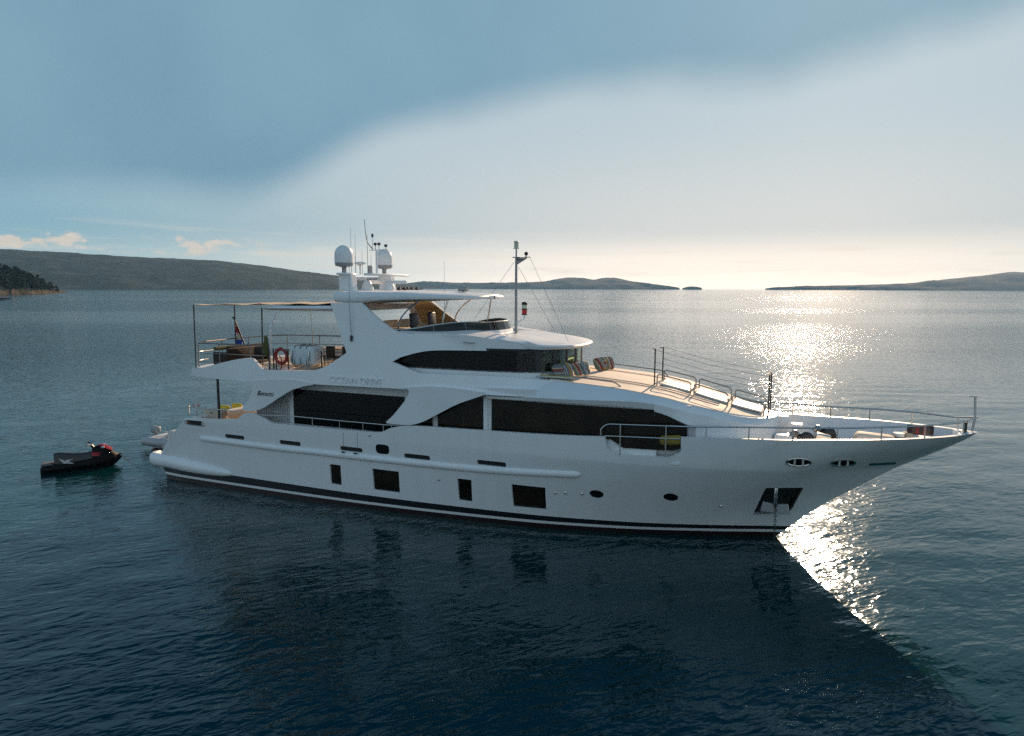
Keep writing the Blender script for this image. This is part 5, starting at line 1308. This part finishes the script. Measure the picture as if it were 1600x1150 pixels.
def hill(name, ridge, D, deep, rough=6, seed=0, n=160, back=True, m=SCRUB):
    "ridge: (px, py) sky line; D: distance of the shore (number or table over px); deep: ridge stands this much farther"
    bm = B(); rows = []; x0, x1 = ridge[0][0], ridge[-1][0]; K = 14
    for i in range(n + 1):
        px = lerp(x0, x1, i / n); py = tab(ridge, px); dd = tab(D, px) if isinstance(D, list) else D
        dr = azdir(px); r = []
        Dr = dd + deep * min(1, max(.05, (450 - py) / 25))
        H_ = CAM.z + (450 - (py - ROLL * (px - 800))) / F * Dr
        for k in range(K + 1):
            t_ = k / K; dist = dist_for_depth(px, lerp(dd, Dr, t_)); h = H_ * (1 - (1 - t_) ** 1.5)
            q = CAM + dr * dist
            nz = noise.fractal(Vector((q.x, q.y, seed * 50)) * .004, .6, 2.0, 5) * rough * min(1, t_ * (1 - t_) * 6)
            ridge_n = noise.fractal(Vector((q.x, q.y, seed * 90)) * .03, .6, 2.0, 4) * 2.2 * t_
            r.append(Vector((q.x, q.y, WATER_Z - 1 + (h + 1) + nz + ridge_n)) if k else Vector((q.x, q.y, WATER_Z - 2)))
        q = CAM + dr * dist_for_depth(px, Dr + deep * .8 + 50); r.append(Vector((q.x, q.y, -3)))
        rows.append(r)
    grid(bm, rows); o = finish(bm, name, m, None, smooth=60); o['kind'] = 'structure'; return o
hill('hill', [(-2300, 449), (-1700, 430), (-1000, 410), (-420, 394), (-200, 386), (-60, 387), (0, 389.8), (94, 395), (156, 399), (225, 402.5), (300, 406), (350, 409), (420, 417), (470, 424), (508, 428.5), (560, 436), (600, 441), (640, 446), (660, 449.5)],
     [(-2300, 700), (-1000, 1100), (-420, 1500), (0, 2100), (400, 2700), (660, 3300)], 900, rough=9, seed=1, n=420)
hill('hill', [(560, 449.5), (600, 445), (635, 442.4), (667, 440), (724, 442), (795, 441.8), (847, 440), (866, 437), (888, 433.8), (915, 435), (927, 437), (945, 434), (960, 434), (990, 440), (1030, 445), (1056, 448.5), (1062, 450)], 6500, 1000, rough=12, seed=2)
hill('hill', [(1196, 450.6), (1210, 448.8), (1290, 446.5), (1350, 445), (1411, 443), (1440, 440.5), (1497, 434.4), (1540, 430), (1579, 425), (1600, 426), (1700, 424), (1850, 430), (2050, 438), (2700, 449)], 6000, 1000, rough=12, seed=3)
hill('islet', [(1066, 450.5), (1072, 448.6), (1082, 447.6), (1092, 448.8), (1097, 450.6)], 6200, 80, rough=1, seed=4, n=30)
# wooded headland on the left, with its rocky shore
def hm(px): return tab([(-420, 300), (-260, 380), (-100, 560), (0, 760), (60, 850), (107, 1060)], px)
def hh(px): return tab([(-420, .3), (-330, 20), (-260, 28), (-60, 27), (0, 22), (40, 17), (70, 10), (85, 6), (98, 2.4), (108, .3)], px)
ROCKM = hillmat('shore_rock', (.03, .026, .022), (.11, .088, .065), (.014, .013, .011), .25)
bm = B(); rows = []
for i in range(190):
    px = lerp(-420, 109, i / 189); dr = azdir(px); r = []
    for k in range(13):
        t_ = k / 12; depth = hm(px) + t_ * 90; q = CAM + dr * dist_for_depth(px, depth)
        h = hh(px) * (min(1, t_ * 1.4) ** .7); rk = noise.fractal(Vector((q.x, q.y, 7)) * .12, .6, 2.0, 4)
        h += rk * 2.2 * min(1, h / 3) ; r.append(Vector((q.x + rk * 2, q.y, WATER_Z - .5 + h)))
    q = CAM + dr * dist_for_depth(px, hm(px) + 170); r.append(Vector((q.x, q.y, -1.5)))
    rows.append(r)
grid(bm, rows)
def wooded(f):
    c_ = f.calc_center_median(); return c_.z > 4.2
for f in bm.faces: f.material_index = 1 if wooded(f) else 0
o = finish(bm, 'headland', [ROCKM, SCRUB], None, smooth=25); o['kind'] = 'structure'
for px, dep, L_, lab in ((2, 500, 14, 'low black rock awash off the wooded headland, the longer one'), (-1, 455, 7, 'short black rock awash at the very left edge nearest the camera')):
    q = CAM + azdir(px) * dist_for_depth(px, dep); bm = B(); bmesh.ops.create_icosphere(bm, subdivisions=3, radius=1)
    for v in bm.verts:
        n_ = noise.fractal(v.co * 1.7 + Vector((px, 0, 0)), .7, 2, 4); v.co *= 1 + .35 * n_; v.co.x *= L_ * .5; v.co.y *= 2; v.co.z *= 1.0
    o = finish(bm, 'rock', mat('wet_rock', (.02, .018, .016), .5), None, smooth=0, loc=(q.x, q.y, WATER_Z)); o.rotation_euler = (0, 0, HEAD); tag(o, lab, 'rock')
# pines
BARK = mat('bark', (.06, .045, .03), .9)
def leafmat(name, a, b_):
    m = bpy.data.materials.new(name); m.use_nodes = True; t = NT(m.node_tree); b = m.node_tree.nodes['Principled BSDF']
    g_ = t.n('ShaderNodeNewGeometry'); n1 = t.n('ShaderNodeTexNoise', i_Vector=g_.outputs['Position'], i_Scale=.6, i_Detail=3.0)
    c = t.mix(t.mr(n1.outputs[0], .35, .65), a, b_); m.node_tree.links.new(c, b.inputs['Base Color']); b.inputs['Roughness'].default_value = .8; b.inputs['Specular IOR Level'].default_value = .15; return m
LEAF = [leafmat('pine_dark', (.005, .011, .006), (.016, .026, .012)), leafmat('pine_mid', (.010, .018, .008), (.034, .046, .014))]
def tree_meshes(v):
    rnd = random.Random(v); H_ = 10.0; bm = B()
    tube(bm, [(0, 0, -1), (.15, 0, 3), (-.1, .1, 6), (.1, 0, 8.8)], .32, 7, r2=.08)
    for k in range(6):
        a = rnd.uniform(0, 2 * pi); z = rnd.uniform(3, 7.5); tube(bm, [(0, 0, z), (1.8 * cos(a), 1.8 * sin(a), z + .8)], .1, 5, r2=.03)
    me1 = finish(bm, 'trunk', BARK, None)
    bm = B()
    blobs = [(rnd.uniform(-1, 1) * (3.0 - z * .22), rnd.uniform(-1, 1) * (3.0 - z * .22), z, rnd.uniform(1.1, 2.0) * (1.15 - z * .05)) for z in [3 + 7 * rnd.random() ** .9 for _ in range(16)]]
    for bx_, by_, bz_, br_ in blobs:
        for _ in range(46):
            th = rnd.uniform(0, 2 * pi); ph = math.acos(rnd.uniform(-1, 1)); rr = br_ * rnd.uniform(.55, 1.05)
            c_ = Vector((bx_ + rr * sin(ph) * cos(th), by_ + rr * sin(ph) * sin(th), bz_ + rr * cos(ph) * .75)); s_ = rnd.uniform(.3, .6)
            ax = Vector((rnd.gauss(0, 1), rnd.gauss(0, 1), rnd.gauss(0, 1))).normalized(); bx2 = ax.orthogonal().normalized(); by2 = ax.cross(bx2)
            vs = [bm.verts.new(c_ + (bx2 * cos(t_) + by2 * sin(t_)) * s_ * rnd.uniform(.6, 1.2)) for t_ in (0, 1.5, 3.1, 4.6)]
            bm.faces.new(vs)
    me2 = finish(bm, 'crown', LEAF[v % 2], None, smooth=0); return me1, me2
TM = [tree_meshes(v) for v in range(4)]
rnd = random.Random(5); first = [True] * 4
spots = []
for k in range(66):
    px = lerp(-34, 92, (k + .5) / 66) + rnd.uniform(-2, 2); spots.append((px, rnd.uniform(8, 20) if k % 2 else rnd.uniform(30, 70)))
KIND = ['tall dark pine', 'bushy mid-green pine', 'broad dark pine', 'young olive-green pine']
for i, (px, back_) in enumerate(spots):
    v = rnd.randrange(4) if i > 3 else i; depth = hm(px) + back_; q = CAM + azdir(px) * dist_for_depth(px, depth)
    t_ = min(1, back_ / 90 * 1.4) ** .7; gz = WATER_Z - .5 + hh(px) * t_
    hs_ = tab([(-40, 1.5), (0, 1.35), (50, 1.15), (80, .8), (91, .5)], px) * rnd.uniform(.8, 1.2)
    where = 'at the left edge of the photo' if px < 8 else 'behind the bare rocks of the headland' if px < 45 else 'on the falling slope of the headland' if px < 75 else 'near the tip of the headland'
    t0 = thing('pine_tree', '%s %s, %s' % (KIND[v], where, 'front row above the shore' if back_ < 25 else 'farther up the slope'), 'tree', (q.x, q.y, gz), rnd.uniform(0, 6), 'pines on the wooded headland')
    t0.scale = (hs_ * 1.15, hs_ * 1.15, hs_)
    for src in TM[v]:
        if first[v]: o = src
        else: o = src.copy(); COL.objects.link(o)
        o.parent = t0
    first[v] = False

# ------------------------------------------------------------------ evening haze
bm = B(); box(bm, (0, 0, 150), (20400, 20400, 303)); 
hz = finish(bm, 'haze', None if 0 else bpy.data.materials.new('air_haze'), None, smooth=0); hz['kind'] = 'stuff'
m = MATS_H = hz.data.materials[0]; m.use_nodes = True
for n in list(m.node_tree.nodes): m.node_tree.nodes.remove(n)
t = NT(m.node_tree); v = t.n('ShaderNodeVolumePrincipled'); v.inputs['Color'].default_value = (.36, .68, 1.0, 1); v.inputs['Density'].default_value = 5.5e-5; v.inputs['Anisotropy'].default_value = 0.0
o_ = t.n('ShaderNodeOutputMaterial'); m.node_tree.links.new(v.outputs[0], o_.inputs['Volume'])
